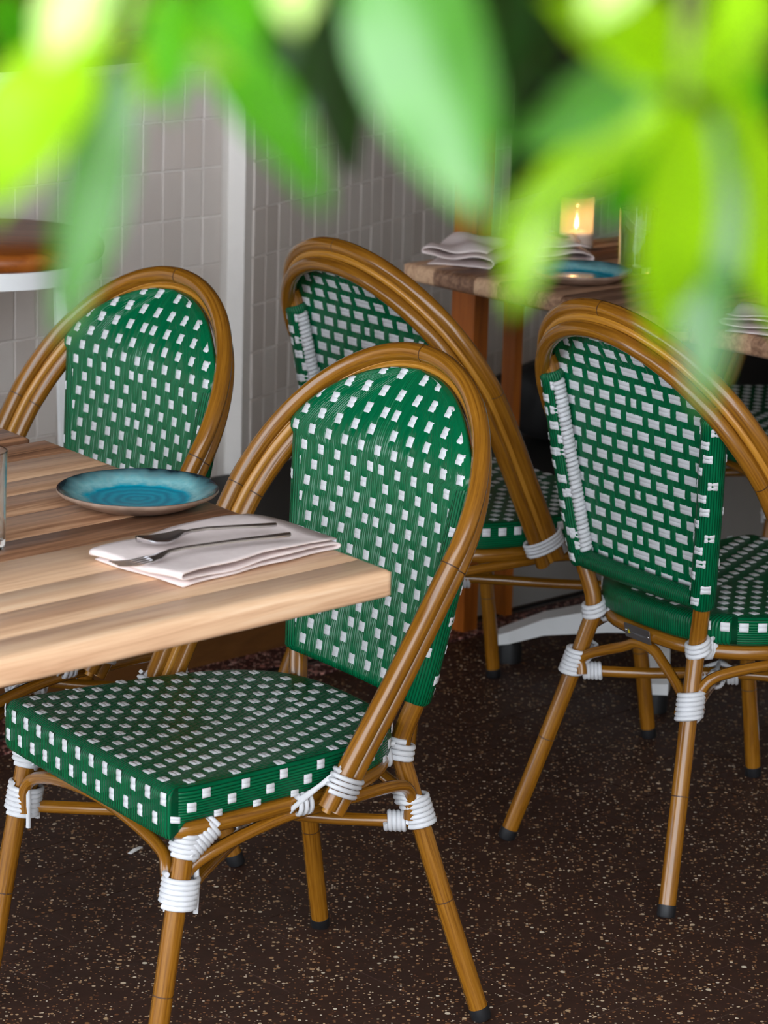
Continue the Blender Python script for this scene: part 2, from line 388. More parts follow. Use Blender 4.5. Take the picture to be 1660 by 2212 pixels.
# low half walls clad in stacked upright tiles, meeting at a white corner trim
TD, TH = 0.0504, 0.0950
WA1, WA2 = 0.7792, 1.1065
def half_wall(name, P, az, zrow, c0, c1, r0, r1, zbot, ztop, ulo, uhi, vis_pad):
    w = tag(bpy.data.objects.new(name, None), kind='structure'); C.objects.link(w)
    w.location = (P[0], P[1], 0); w.rotation_euler = (0, 0, az)
    mb = MB(); box(mb, (ulo, 0.0035, zbot), (uhi, 0.15, ztop)); mb.build('wall_core', 'wall_grout', w, smooth=False)
    mb = MB(); g = 0.0017; ch = 0.0014
    x0, x1, z0, z1 = g, TD - g, -TH + g, -g
    vs = [(x0, 0.006, z0), (x1, 0.006, z0), (x1, 0.006, z1), (x0, 0.006, z1), (x0, ch, z0), (x1, ch, z0), (x1, ch, z1), (x0, ch, z1),
          (x0 + ch, 0, z0 + ch), (x1 - ch, 0, z0 + ch), (x1 - ch, 0, z1 - ch), (x0 + ch, 0, z1 - ch)]
    fs = [(8, 9, 10, 11)]
    for a in (0, 4):
        for k in range(4): fs.append((a + k, a + (k + 1) % 4, a + 4 + (k + 1) % 4, a + 4 + k))
    mb.add(vs, fs); me = mb.mesh('tile', 'wall_tile', smooth=False)
    rest = MB(); cnt = 0; rot = Matrix.Rotation(az, 3, 'Z')
    for r in range(r0, r1):
        for c in range(c0, c1):
            x = c * TD; z = zrow - r * TH
            if z > ztop + 0.001 or z - TH < zbot - 0.001 or x < ulo - 0.001 or x + TD > uhi + 0.001: continue
            wp = rot @ Vector((x + TD / 2, 0, 0)) + Vector((P[0], P[1], z - TH / 2))
            if cnt < 295 and in_view(wp, vis_pad):
                o = link('tile', me, w); o.location = (x, rnd.uniform(-0.0006, 0.0004), z); o.rotation_euler = (rnd.uniform(-0.004, 0.004), 0, rnd.uniform(-0.006, 0.006)); cnt += 1
            else: rest.add([(a + x, b, zz + z) for a, b, zz in vs], fs)
    if rest.f: o = rest.build('tile_field', 'wall_tile', w, smooth=False); o['kind'] = 'stuff'
    return w
WZ1, WZ2 = 0.9608, 0.8743
WP1 = (-0.5469, 5.5098); WP2 = (-0.2701, 5.7459)
wl = half_wall('wall_left', WP1, WA1, WZ1, -60, 7, -1, 10, WZ1 - 10 * TH - 0.002, WZ1 + TH + 0.02, -3.0, 0.332, 40)
wr = half_wall('wall_back', WP2, WA2, WZ2, -1, 25, -2, 7, WZ2 - 7 * TH - 0.002, WZ2 + 2 * TH + 0.02, -0.03, 1.212, 40)
wf = half_wall('wall_far', WP2, WA2, WZ2, 24, 50, 3, 7, WZ2 - 7 * TH - 0.002, WZ2 - 3 * TH + 0.004, 1.2125, 2.5, 10)
def cap(name, P, az, ulo, uhi, z):
    mb = MB(); box(mb, (ulo, -0.012, z), (uhi, 0.17, z + 0.04), 0, 0.004); o = mb.build(name, 'dark_paint', None, smooth=False)
    o.location = (P[0], P[1], 0); o.rotation_euler = (0, 0, az); return tag(o, kind='structure')
cap('trim_2', WP1, WA1, -3.0, 0.33, WZ1 + TH + 0.02); cap('trim_3', WP2, WA2, -0.02, 1.212, WZ2 + 2 * TH + 0.02)
mb = MB(); box(mb, (0.3325, -0.004, -0.05), (0.362, 0.05, 1.10), 0, 0.0015); o = mb.build('trim_4', 'white_paint', None, smooth=False)
o.location = (WP1[0], WP1[1], 0); o.rotation_euler = (0, 0, WA1); tag(o, kind='structure')

# unseen canopy over the seats, dark room behind, added side walls shaping light
mb = MB(); box(mb, (-5, 1.1, 2.7), (5, 10, 2.82)); tag(mb.build('ceiling', 'ceiling_paint', None, smooth=False), kind='structure')
mb = MB(); box(mb, (-5, 9.4, 0), (5, 9.5, 2.7)); tag(mb.build('wall_rear', 'back_paint', None, smooth=False), kind='structure')
mb = MB(); box(mb, (-3.6, 3.2, 0), (-3.5, 9.4, 2.7)); tag(mb.build('light_block_left', 'back_paint', None, smooth=False), kind='structure')  # added out of view to make the light more directional
mb = MB(); box(mb, (2.6, -5.0, 0), (2.7, 9.4, 2.7)); tag(mb.build('light_shaper_right', 'cream_bounce', None, smooth=False), kind='structure')  # added out of view: blocks light from the right and bounces some back

mb = MB(); box(mb, (-5, 8.2, 0), (-0.42, 8.3, 2.7)); tag(mb.build('wall_brown', 'brown_plaster', None, smooth=False), kind='structure')
# plinth along the foot of the walls
pl = tag(bpy.data.objects.new('trim_5', None), kind='structure'); C.objects.link(pl)   # the low plinth
dnbox('front_board', 1.2, 3.925, 4.03, 4.05, 0.0, 0.246, 'plinth_wood', pl, 0.001)
dnbox('front_panel', 3.93, 4.50, 3.946, 4.05, 0.004, 0.246, 'grey_panel', pl, 0.001)['label'] = 'grey panel front at the right end of the plinth'
dnbox('front_panel', 4.502, 5.60, 3.946, 4.05, 0.004, 0.246, 'grey_panel', pl, 0.001)['label'] = 'grey panel front at the right end of the plinth'
mb = MB()
zt0, zt1 = 0.236, 0.25
poly = [dn(1.2, 4.024), dn(3.925, 4.024), dn(3.93, 3.94), dn(5.6, 3.94), dn(5.6, 4.55), dn(4.85, 4.7)]
A = Vector((WP2[0], WP2[1], 0)); dir2 = Vector((math.cos(WA2), math.sin(WA2), 0)); dir1 = Vector((math.cos(WA1), math.sin(WA1), 0)); B1 = Vector((WP1[0], WP1[1], 0))
nn2 = Vector((math.sin(WA2), -math.cos(WA2), 0)); nn1 = Vector((math.sin(WA1), -math.cos(WA1), 0))
poly = poly[:4] + [A + dir2 * 2.3 + nn2 * 0.01, A + dir2 * 0.0 + nn2 * 0.008, B1 + dir1 * 0.36 + nn1 * 0.006, B1 + dir1 * -2.2 + nn1 * 0.01]
n = len(poly); vs = [p + Vector((0, 0, zt0)) for p in poly] + [p + Vector((0, 0, zt1)) for p in poly]
mb.add(vs, [tuple(range(n - 1, -1, -1)), tuple(range(n, 2 * n))] + [(k, (k + 1) % n, n + (k + 1) % n, n + k) for k in range(n)])
mb.build('top_board', 'black_top', pl, smooth=False)['label'] = 'black top of the plinth'

def post(d, label, wd, wn, h=2.69):
    mb = MB(); box(mb, (-wd / 2, -wn / 2, 0.005), (wd / 2, wn / 2, h), 0, 0.002); o = mb.build('wooden_post', 'orange_wood', None, smooth=False)
    o.location = dn(d, 3.943 - wn / 2) ; o.rotation_euler = (0, 0, AZ); return tag(o, label, 'post')
post(3.922, 'orange brown wooden post rising behind the left corner of the far table', 0.038, 0.062)
post(4.056, 'darker wooden post between the two far chairs, right of the other post', 0.020, 0.034, 0.70)

# ------------------------------------------------------------------ the bistro chair (a: to the sitter's left = +Y, b: forward = +X, h: up)
def P3(a, b, h): return Vector((b, a, h))
RT = 0.0125                                             # thick tube radius
def hoop_outer():
    half = []
    for i in range(0, 13):
        th = math.pi / 2 * (1 - i / 12)
        h = 0.667 + 0.213 * math.sin(th); half.append((0.246 * math.cos(th), -0.0165 + (0.88 - h) * 0.643, h))
    half += [(0.2445, 0.159, 0.60), (0.239, 0.203, 0.52), (0.232, 0.247, 0.442), (0.2255, 0.287, 0.369)]
    return half
HO = hoop_outer()
def offs(s):
    """half path offset by share s of the way to the inner hoop"""
    out = []
    for i, (a, b, h) in enumerate(HO):
        out.append((a * (1 - 0.057 * s), b - 0.012 * s, h - 0.031 * s))
    e = out[-1]; p = out[-2]                          # end the bundle square to the arm
    d = Vector(e) - Vector(p); d.normalize()
    tgt = -0.010 * s
    out[-1] = tuple(Vector(e) - d * (0.0195 * s)) if s else e
    return out
def full(half):
    right = [P3(-a, b, h) for a, b, h in reversed(half)]; left = [P3(a, b, h) for a, b, h in half]
    return catmull(right[:-1] + left, 4)
def post_axis(h):
    K = [(0.36, 0.116, 0.099), (0.40, 0.1225, 0.0935), (0.473, 0.142, 0.0805), (0.61, 0.165, 0.062), (0.739, 0.1826, 0.0465), (0.765, 0.186, 0.038)]
    for (h0, a0, b0), (h1, a1, b1) in zip(K, K[1:]):
        if h <= h1 or h1 == K[-1][0]:
            u = (h - h0) / (h1 - h0); return a0 + (a1 - a0) * u, b0 + (b1 - b0) * u
def inner_at(h):
    s = min(1.0, max(0.0, (h + 0.031 - 0.667) / 0.213)); c = math.sqrt(max(0, 1 - s * s))
    return 0.232 * c, -0.0165 + (0.88 - h - 0.031) * 0.643 - 0.012
HB, HT, HJN = 0.452, 0.8600, 0.760
def edge_a(h):
    s = min(1.0, (h + 0.0200 - 0.667) / 0.213); up = 0.2440 * math.sqrt(max(0.0, 1 - s * s)) if h > 0.70 else 9
    if h >= HJN: return up
    lo = post_axis(h)[0] + 0.013; u = max(0.0, min(1.0, (h - 0.738) / (HJN - 0.738))); u = u * u * (3 - 2 * u)
    return lo + (min(up, 0.215) - lo) * u
def panel_b(h):
    if h <= 0.739: return post_axis(max(h, 0.40))[1]
    b0 = post_axis(0.739)[1]; u = (h - 0.739) / (HT - 0.739); b1 = -0.0225
    m = -0.121
    return b0 + m * (h - 0.739) + (b1 - b0 - m * (HT - 0.739)) * u * u
def panel_pt(a, h, side):
    """side +1 front face, -1 back face; slightly hollow across"""
    e = max(edge_a(h), 0.02); q = min(1.0, abs(a) / e)
    b = panel_b(h) + 0.0135 - 0.006 * (1 - q * q)
    if side > 0: b += 0.0035 + 0.004 * min(1.0, max(0.0, (h - 0.70) / 0.06)) - (0.010 - 0.004 * min(1.0, max(0.0, (h - 0.68) / 0.10))) * (max(0, q - 0.88) / 0.12) ** 2
    else: b -= 0.0035
    return P3(a, b, h)
def panel_n(a, h, side):
    e = 0.002; u = panel_pt(a + e, h, side) - panel_pt(a - e, h, side); v = panel_pt(a, h + e, side) - panel_pt(a, h - e, side)
    n = u.cross(v).normalized(); 
    if n.x * side < 0: n = -n
    return n
def patch(mb, pt, nrm, ca, ch, wa, hh, lift=0.0016, shear=0.0):
    """a white float of two strands side by side, bulging off the surface"""
    rows = []
    for (fh, z) in ((-0.5, -0.0006), (-0.40, lift * 0.8), (-0.22, lift), (-0.02, lift * 0.72), (0.0, lift * 0.45), (0.02, lift * 0.72), (0.22, lift), (0.40, lift * 0.8), (0.5, -0.0006)):
        rr = []
        for (fa, z2) in ((-0.5, -0.0014), (-0.40, 0.0), (0.40, 0.0), (0.5, -0.0014)):
            a = ca + fa * wa + shear * fh * hh; h = ch + fh * hh
            rr.append(pt(a, h) + nrm(a, h) * max(-0.0006, z + z2))
        rows.append(rr)
    vs = [p for r in rows for p in r]
    mb.add(vs, [(i * 4 + j, i * 4 + j + 1, (i + 1) * 4 + j + 1, (i + 1) * 4 + j) for i in range(8) for j in range(3)])

CW, ROW, H0 = 0.0124, 0.0236, 0.4735                   # width of one warp band, row pitch, height of the lowest white row
def build_chair():
    root = thing('rattan_chair', 'chair', 'chair')
    # --- three hoop tubes
    po = full(offs(0.0)); mb = MB(); tube(mb, po, RT, 14)
    n = len(po)
    def nearest(q): return min(range(n), key=lambda k: (po[k] - q).length)
    for i in (n // 2, nearest(P3(0.246, 0.1206, 0.667)), nearest(P3(-0.246, 0.1206, 0.667))): node_ring(mb, po, i, RT)
    mb.build('outer_hoop', ['bamboo', 'node_line'], root, sharp=50)
    pm = full([(a * 1.006, b + 0.001, h + 0.001) for a, b, h in offs(0.5)]); mb = MB(); tube(mb, pm, 0.0068, 10); mb.build('thin_hoop', 'bamboo_pale', root, sharp=50)
    pm = full([(a * 0.978, b + 0.0045, h - 0.0035) for a, b, h in offs(0.5)]); mb = MB(); tube(mb, pm, 0.0068, 10); mb.build('thin_hoop', 'bamboo_pale', root, sharp=50)
    pi_ = full(offs(1.0)); mb = MB(); tube(mb, pi_, 0.0122, 14); n = len(pi_)
    for i in (int(n * 0.14), int(n * 0.86)): node_ring(mb, pi_, i, 0.0122)
    mb.build('inner_hoop', ['bamboo', 'node_line'], root, sharp=50)
    # --- legs
    RL = 0.0133
    for s in (1, -1):
        path = catmull([P3(s * 0.1893, 0.0, 0.012), P3(s * 0.1575, 0.0425, 0.17), P3(s * 0.1265, 0.0835, 0.332), P3(s * 0.1205, 0.0945, 0.392), P3(s * 0.142, 0.0805, 0.473), P3(s * 0.165, 0.062, 0.61), P3(s * 0.1826, 0.0455, 0.739), P3(s * 0.1885, 0.036, 0.772)], 6)
        mb = MB(); tube(mb, path, RL, 14); node_ring(mb, path, 6, RL); lg = mb.build('rear_leg', ['bamboo', 'node_line'], root, sharp=50)
        mb = MB(); d = (path[1] - path[0]).normalized(); tube(mb, [path[0] - d * 0.0125 , path[0] - d * 0.010, path[0] + d * 0.006], 0.0141, 14, rfun=lambda u: 0.9 if u == 0 else 1); mb.build('foot_cap', 'rubber', lg, sharp=50)
        path = catmull([P3(s * 0.2072, 0.5365, 0.012), P3(s * 0.2030, 0.512, 0.16), P3(s * 0.197, 0.480, 0.34), P3(s * 0.196, 0.474, 0.385)], 6)
        mb = MB(); tube(mb, path, RL, 14); node_ring(mb, path, 6, RL); lg = mb.build('front_leg', ['bamboo', 'node_line'], root, sharp=50)
        mb = MB(); d = (path[1] - path[0]).normalized(); tube(mb, [path[0] - d * 0.0125, path[0] - d * 0.010, path[0] + d * 0.006], 0.0141, 14, rfun=lambda u: 0.9 if u == 0 else 1); mb.build('foot_cap', 'rubber', lg, sharp=50)
    # --- seat outline and rail
    def outline(N, inset=0.0):
        K = [(0.0, 0.088), (0.075, 0.094), (0.135, 0.122), (0.178, 0.180), (0.200, 0.26), (0.210, 0.36), (0.2165, 0.45), (0.2165, 0.487), (0.205, 0.507), (0.17, 0.511), (0.08, 0.512), (0.0, 0.512)]
        pts = [Vector((b, a, 0)) for a, b in K]
        h = catmull(pts, 8); loop = h + [Vector((p.x, -p.y, 0)) for p in reversed(h[1:-1])]
        L = [0]
        for i in range(len(loop)): L.append(L[-1] + (loop[(i + 1) % len(loop)] - loop[i]).length)
        out = []
        for k in range(N):
            t_ = L[-1] * k / N; i = max(j for j in range(len(loop)) if L[j] <= t_)
            u = (t_ - L[i]) / max(1e-9, L[i + 1] - L[i]); out.append(loop[i].lerp(loop[(i + 1) % len(loop)], u))
        if inset:
            res = []
            for i in range(N):
                d = (out[(i + 1) % N] - out[i - 1]).normalized(); res.append(out[i] + Vector((-d.y, d.x, 0)) * inset)
            out = res
        return out
    N = 160; ol = outline(N); c0 = sum(ol, Vector()) / N
    sgn = 1 if (Vector((-(ol[1] - ol[-1]).y, (ol[1] - ol[-1]).x, 0))).dot(c0 - ol[0]) > 0 else -1
    ri = outline(96, sgn * 0.014)
    mb = MB(); path = [p + Vector((0, 0, 0.372)) for p in ri]; tube(mb, path + [path[0], path[1]], 0.0120, 12, caps=False); mb.build('seat_rail', 'bamboo', root)
    # --- seat pad: domed top, rounded shoulder, upright side
    ZT = 0.4285
    mb = MB(); vs = []; uv = []
    nor = [(Vector((-(ol[(i + 1) % N] - ol[i - 1]).y, (ol[(i + 1) % N] - ol[i - 1]).x, 0)).normalized() * sgn) for i in range(N)]
    arc = [0.0]
    for i in range(N): arc.append(arc[-1] + (ol[(i + 1) % N] - ol[i]).length)
    prof = [(0.030, 0.383), (0.008, 0.3835), (0.0015, 0.388), (0.0, 0.394), (0.0, 0.412), (0.0015, 0.419), (0.006, 0.4245), (0.013, 0.4275), (0.022, ZT)]
    rings = []
    for (ins, z) in prof: rings.append([ol[i] + nor[i] * ins + Vector((0, 0, z - (0.024 * min(1, max(0, (-nor[i].x - 0.2) / 0.5)) if z < 0.4 else 0))) for i in range(N)])
    for k in (0.8, 0.6, 0.4, 0.2, 0.03, 0.0005): rings.append([(c0 + (ol[i] + nor[i] * 0.022 - c0) * k) * 1.0 + Vector((0, 0, ZT - 0.004 * (1 - k))) for i in range(N)])
    flat = [p for r_ in rings for p in r_]
    fs = []; fu = {}
    for r_ in range(len(rings) - 1):
        for k in range(N):
            k2 = (k + 1) % N; f = (r_ * N + k, r_ * N + k2, (r_ + 1) * N + k2, (r_ + 1) * N + k)
            if sgn > 0: pass
            fu[len(fs)] = []
            for vi, kk in zip(f, (k, k + 1, k + 1, k)):
                p = flat[vi]
                # strands lie front to back on top and wrap down over the front and back edges; along the sides they run level
                side = abs(nor[kk % N].y) > 0.75 and r_ < 7
                fu[len(fs)].append((p.z * 1.2, p.x) if side else (p.y, p.x + p.z))
            fs.append(f)
    mb.add(flat, fs, fu); seat = mb.build('seat', 'green_seat', root)
    # white floats of the seat: staggered rows, mirrored about the centre line
    mb = MB()
    def inside(a, b, m):
        q = Vector((b, a, 0)); hit = False
        for i in range(N):
            p, r = ol[i], ol[(i + 1) % N]
            if (p.y > q.y) != (r.y > q.y) and q.x < (r.x - p.x) * (q.y - p.y) / (r.y - p.y) + p.x: hit = not hit
            if (p - q).length < m: return False
        return hit
    tp = lambda a, b: Vector((b, a, ZT - 0.0002 - 0.004 * max(0.0, 1 - 1.25 * max(abs(a) / 0.2, abs(b - c0.x) / 0.2)))); tn = lambda a, b: Vector((0, 0, 1))
    SW, SR = 0.0112, 0.0222
    for r_ in range(24):
        b = 0.492 - r_ * SR
        for c in range(-19, 20):
            if (abs(c) + r_) % 3: continue                # mirrored about the centre line: going forward the floats step outward
            a = c * SW
            if not inside(a, b, 0.016 if b > 0.2 else 0.022): continue
            patch(mb, tp, tn, a, b, 0.0150, 0.0128, 0.0012)
    # white floats on the front face and the sides
    def on_edge(i_f, z):
        i = int(i_f) % N; u = i_f - int(i_f); p = ol[i].lerp(ol[(i + 1) % N], u); return p + Vector((0, 0, z)) - nor[i] * 0.0003
    step = arc[-1] / N
    def edge_patch(s0, z, w, h, lift=0.0014):
        patch(mb, lambda q, zz: on_edge((q / step) % N, zz), lambda q, zz: -nor[int((q / step) % N)], s0, z, w, h, lift)
    s = 0.0; k = 0
    while s < arc[-1]:
        i = int(s / step) % N; nv = -nor[i]
        if nv.x > 0.8:                                   # front face: upright floats in two rows
            edge_patch(s, 0.4135, 0.0105, 0.0170); edge_patch(s + 0.0168, 0.3850, 0.0100, 0.0165); s += 0.0335
        elif nv.y > 0.55:                                 # left side: sparse floats at staggered levels
            edge_patch(s, 0.4195, 0.0125, 0.0125); edge_patch(s + 0.021, 0.4045, 0.0130, 0.0130); edge_patch(s + 0.042, 0.390, 0.0125, 0.009); s += 0.060
        elif nv.y < -0.55:                                # right side: one close row along the shoulder
            edge_patch(s, 0.4140, 0.0140, 0.0140); s += 0.028
        else:
            s += 0.02
    w_ = mb.build('seat_weave', 'white_strand', seat); w_['kind'] = 'stuff'
    # --- woven back panel
    def relief(a, h, side):
        c = round(a / CW); f = (a - c * CW) / CW; t_ = (h - H0) / ROW; ph = (t_ + abs(c)) % 3.0; d = min(ph, 3.0 - ph)   # d = rows from this band's white float on the front
        e = math.exp(-(d / 0.38) ** 2); rnd_ = 1 - (2 * f) ** 2; g = ((f + 0.5) * 3) % 1.0 - 0.5; st_ = 0.0013 * math.sqrt(max(0.0, 1 - (2.05 * g) ** 2)) - 0.0008
        return (0.0008 - 0.0024 * e + 0.0007 * rnd_ + st_) if side > 0 else (-0.0006 + 0.0022 * e + 0.0005 * rnd_ + st_ * 0.7)
    NU, NV = 396, 60; mb = MB(); vs = []; uv = []
    for side in (1, -1):
        for j in range(NV + 1):
            h = HB + (HT - HB) * (1 - (1 - j / NV) ** 1.25)
            for i in range(NU + 1):
                q = -1 + 2 * i / NU; a = q * edge_a(h); p = panel_pt(a, h, side)
                if abs(q) < 0.96 and 0 < j < NV: p = p + Vector((side * relief(a, h, side), 0, 0))
                vs.append(p); uv.append((a, h))
    W = NU + 1; off = W * (NV + 1); fs = []
    for j in range(NV):
        for i in range(NU):
            f = (j * W + i, j * W + i + 1, (j + 1) * W + i + 1, (j + 1) * W + i); fs.append(f); fs.append(tuple(off + x for x in reversed(f)))
    rim = [i for i in range(W)] + [j * W + NU for j in range(1, NV + 1)] + [NV * W + i for i in range(NU - 1, -1, -1)] + [j * W for j in range(NV - 1, 0, -1)]
    for x, y in zip(rim, rim[1:] + rim[:1]): fs.append((y, x, off + x, off + y))
    mb.add(vs, fs, uv); back = mb.build('back_panel', 'green_back', root)
    mb = MB()
    for side in (1, -1):
        pt = lambda a, h: panel_pt(max(-1, min(1, a / max(1e-6, edge_a(h) - 0.005))) * (edge_a(h) - 0.005) if abs(a) > edge_a(h) - 0.005 else a, min(h, HT - 0.003), side); nr = lambda a, h: panel_n(a, h, side)
        for r_ in range(18):
            h = H0 + r_ * ROW
            if h > HT - 0.006: break
            lim = edge_a(h) - (0.001 if side > 0 and h > 0.76 else 0.006 if side > 0 else 0.018); runs = []; c = -19
            on = lambda c: ((abs(c) + r_) % 3 == 0) == (side > 0)     # white shows on the front where the warp dips, on the back elsewhere
            while c <= 19:
                if on(c):
                    c1_ = c
                    while on(c1_ + 1) and c1_ < 19: c1_ += 1
                    runs.append((c, c1_)); c = c1_ + 1
                else: c += 1
            for (ca, cb) in runs:
                wl = max((ca - 0.5) * CW - 0.0015, -lim); wr_ = min((cb + 0.5) * CW + 0.0015, lim)
                if wr_ - wl < 0.006: continue
                patch(mb, pt, nr, (wl + wr_) / 2, h, wr_ - wl, 0.0146, 0.0010)
    w_ = mb.build('back_weave', 'white_strand', back); w_['kind'] = 'stuff'
    # --- wrapped posts, bottom bar, lacing
    for s in (1, -1):
        hs = [0.452, 0.456, 0.50, 0.56, 0.62, 0.68, 0.735, 0.746, 0.751]
        path = [P3(s * post_axis(h)[0], post_axis(h)[1], h) for h in hs]; mb = MB()
        seg = 20; tube(mb, path, 0.0195, seg, rfun=lambda u: 0.86 if u == 0 or u == 1 else (1.05 if u > 0.8 else 1.0), ref=(1, 0, 0))
        # strands run up the post: u in metres round the sleeve
        mb.uv = [[(x[0] * 2 * math.pi * 0.0195, x[1]) for x in f] for f in mb.uv]
        sl = mb.build('post_sleeve', 'green_wrap', root, sharp=60)
        mb = MB()
        for j in range(14):
            h = 0.463 + j * 0.0205
            for ang in ((0.15,), (-0.95, 1.0), (-0.35,), (-1.5, 0.45, 2.6))[j % 4]:
                cpt = lambda q, hh, s=s: P3(s * post_axis(hh)[0], post_axis(hh)[1], hh) + Vector((-math.cos(q / 0.0195), s * math.sin(q / 0.0195), 0)) * 0.0196
                cn = lambda q, hh, s=s: Vector((-math.cos(q / 0.0195), s * math.sin(q / 0.0195), 0))
                patch(mb, cpt, cn, ang * 0.0195, h, 0.0160, 0.0140, 0.0014)
        if s > 0:
            for j in range(4):
                patch(mb, cpt, cn, -0.75 * 0.0195, 0.50 + j * 0.064, 0.020, 0.0135, 0.0016)
        w_ = mb.build('sleeve_weave', 'white_strand', sl); w_['kind'] = 'stuff'
    mb = MB(); path = [P3(a, panel_b(0.462) - 0.003 - 0.006 * (1 - (a / 0.13) ** 2), 0.462) for a in [-0.128 + 0.256 * i / 16 for i in range(17)]]
    tube(mb, path, 0.0150, 14); mb.uv = [[(x[1], x[0]) for x in f] for f in mb.uv]; mb.build('bottom_bar', 'green_wrap', root)
    mb = MB()
    n_ = 34
    coil(mb, P3(post_axis(0.47)[0] - 0.019, post_axis(0.47)[1] - 0.004, 0.475), P3(post_axis(0.738)[0] - 0.019, post_axis(0.738)[1] - 0.006, 0.738), 0.0072, 0.0060, 38, 0.0036)
    mb.build('lacing', 'white_strand', root)
    # --- X stretchers and curved braces
    def RSp(s): return P3(s * 0.1328, 0.0755, 0.3005)
    def FSp(s): return P3(s * 0.1986, 0.4885, 0.298)
    for s in (1, -1):
        mb = MB(); a = P3(s * 0.138, 0.072, 0.281); b = P3(-s * 0.2, 0.492, 0.279)
        mid = a.lerp(b, 0.43); mid.z += 0.006 * s
        tube(mb, catmull([a, a.lerp(b, 0.22), mid, a.lerp(b, 0.75), b], 4), 0.0088, 10); mb.build('stretcher', 'bamboo', root)
        mb = MB()
        pth = [FSp(s) + Vector((-0.012, -s * 0.010, -0.022)), FSp(s) + Vector((-0.016, -s * 0.006, 0.012)), P3(s * 0.198, 0.435, 0.334), P3(s * 0.193, 0.335, 0.3545), P3(s * 0.180, 0.235, 0.3545), P3(s * 0.152, 0.125, 0.345), P3(s * 0.140, 0.092, 0.325), RSp(s) + Vector((0.014, s * 0.004, -0.012))]
        tube(mb, catmull(pth, 6), 0.0085, 10); mb.build('side_brace', 'bamboo', root)
    mb = MB(); pth = [FSp(1) + Vector((0.004, -0.020, -0.022)), FSp(1) + Vector((0.004, -0.021, 0.012)), P3(0.150, 0.486, 0.332), P3(0.05, 0.489, 0.353), P3(-0.05, 0.489, 0.353), P3(-0.150, 0.486, 0.332), FSp(-1) + Vector((0.004, 0.021, 0.012)), FSp(-1) + Vector((0.004, 0.020, -0.022))]
    tube(mb, catmull(pth, 6), 0.0085, 10); mb.build('front_brace', 'bamboo', root)
    mb = MB(); pth = [RSp(1) + Vector((-0.004, -0.019, -0.02)), RSp(1) + Vector((0.0, -0.018, 0.008)), P3(0.045, 0.094, 0.340), P3(0.018, 0.097, 0.352), P3(-0.018, 0.097, 0.352), P3(-0.045, 0.094, 0.340), RSp(-1) + Vector((0.0, 0.018, 0.008)), RSp(-1) + Vector((-0.004, 0.019, -0.02))]
    tube(mb, catmull(pth, 6), 0.0085, 10); mb.build('rear_brace', 'bamboo', root)
    # --- flat maker's plate riveted to the rail under the back of the seat
    mb = MB(); box(mb, (-0.0008, -0.029, -0.0115), (0.0008, 0.029, 0.0115), 0, 0.0004)
    o = mb.build('metal_plate', 'steel_brushed', root, smooth=False); o.location = P3(0.008, 0.0885, 0.371); o.rotation_euler = (0, math.radians(-14), 0)
    mb = MB(); vs = [(-0.0012, 0.016, -0.0035), (-0.0012, 0.022, -0.0035), (-0.0012, 0.019, 0.004)]; mb.add(vs, [(0, 2, 1)]); 
    mb.add([(-0.0011, 0.011, -0.0025), (-0.0011, -0.018, -0.0025), (-0.0011, -0.018, 0.0005), (-0.0011, 0.011, 0.0005)], [(0, 1, 2, 3)], None, 1)
    q = mb.build('engraving', ['yellow_mark', 'grey_mark'], o, smooth=False)
    for y in (-0.0255, 0.0255):
        mb = MB(); lathe(mb, [(0.0, 0.0012), (0.0014, 0.0008), (0.002, 0.0)], 10); q = mb.build('rivet', 'steel', o); q.location = (-0.0008, y, 0.0); q.rotation_euler = (0, -math.pi / 2, 0)
    # --- white cord bindings
    def bind(fn): 
        mb = MB(); fn(mb); mb.build('cord_binding', 'white_strand', root)
    for s in (1, -1):
        e0 = (Vector(P3(s * HO[-1][0], HO[-1][1], HO[-1][2])) + Vector(P3(s * offs(1.0)[-1][0], offs(1.0)[-1][1], offs(1.0)[-1][2]))) / 2
        q0 = (Vector(P3(s * HO[-2][0], HO[-2][1], HO[-2][2])) + Vector(P3(s * offs(1.0)[-2][0], offs(1.0)[-2][1], offs(1.0)[-2][2]))) / 2
        d = (q0 - e0).normalized()
        across = (P3(s * HO[-2][0], HO[-2][1], HO[-2][2]) - P3(s * offs(1.0)[-2][0], offs(1.0)[-2][1], offs(1.0)[-2][2])).normalized()
        def fn(mb):
            coil(mb, e0 + d * 0.024, e0 + d * 0.052, 0.0325, 0.0155, 4, 0.0031, ref=across)
            rp = P3(s * 0.196, 0.305, 0.372)
            coil(mb, rp + Vector((-0.012, 0, 0)), rp + Vector((0.012, 0, 0)), 0.0150, 0.0150, 3, 0.0034)
            tube(mb, [e0 + d * 0.034 + across * 0.030, rp + Vector((0.012, s * 0.012, 0.008)), rp + Vector((0.012, -s * 0.010, 0.012))], 0.0034, 6)
            tube(mb, [e0 + d * 0.045 + across * 0.028, rp + Vector((0.020, s * 0.010, -0.002)), rp + Vector((0.016, -s * 0.004, -0.014))], 0.0034, 6)
        bind(fn)
        def fn(mb):                                      # rear leg to rail
            c = P3(s * 0.1205, 0.0945, 0.383)
            coil(mb, c + Vector((0.003, 0, -0.013)), c + Vector((-0.001, 0, 0.011)), 0.0166, 0.0166, 3.2, 0.0038, tilt=0.002)
            coil(mb, c + Vector((0.018, -s * 0.004, -0.004)), c + Vector((0.030, -s * 0.006, -0.006)), 0.0165, 0.013, 2.5, 0.0036, ref=(0, 0, 1))
            tube(mb, [c + Vector((0.018, s * 0.01, 0.012)), c + Vector((0.034, s * 0.004, 0.012)), c + Vector((0.05, s * 0.006, 0.0))], 0.0034, 6)
        bind(fn)
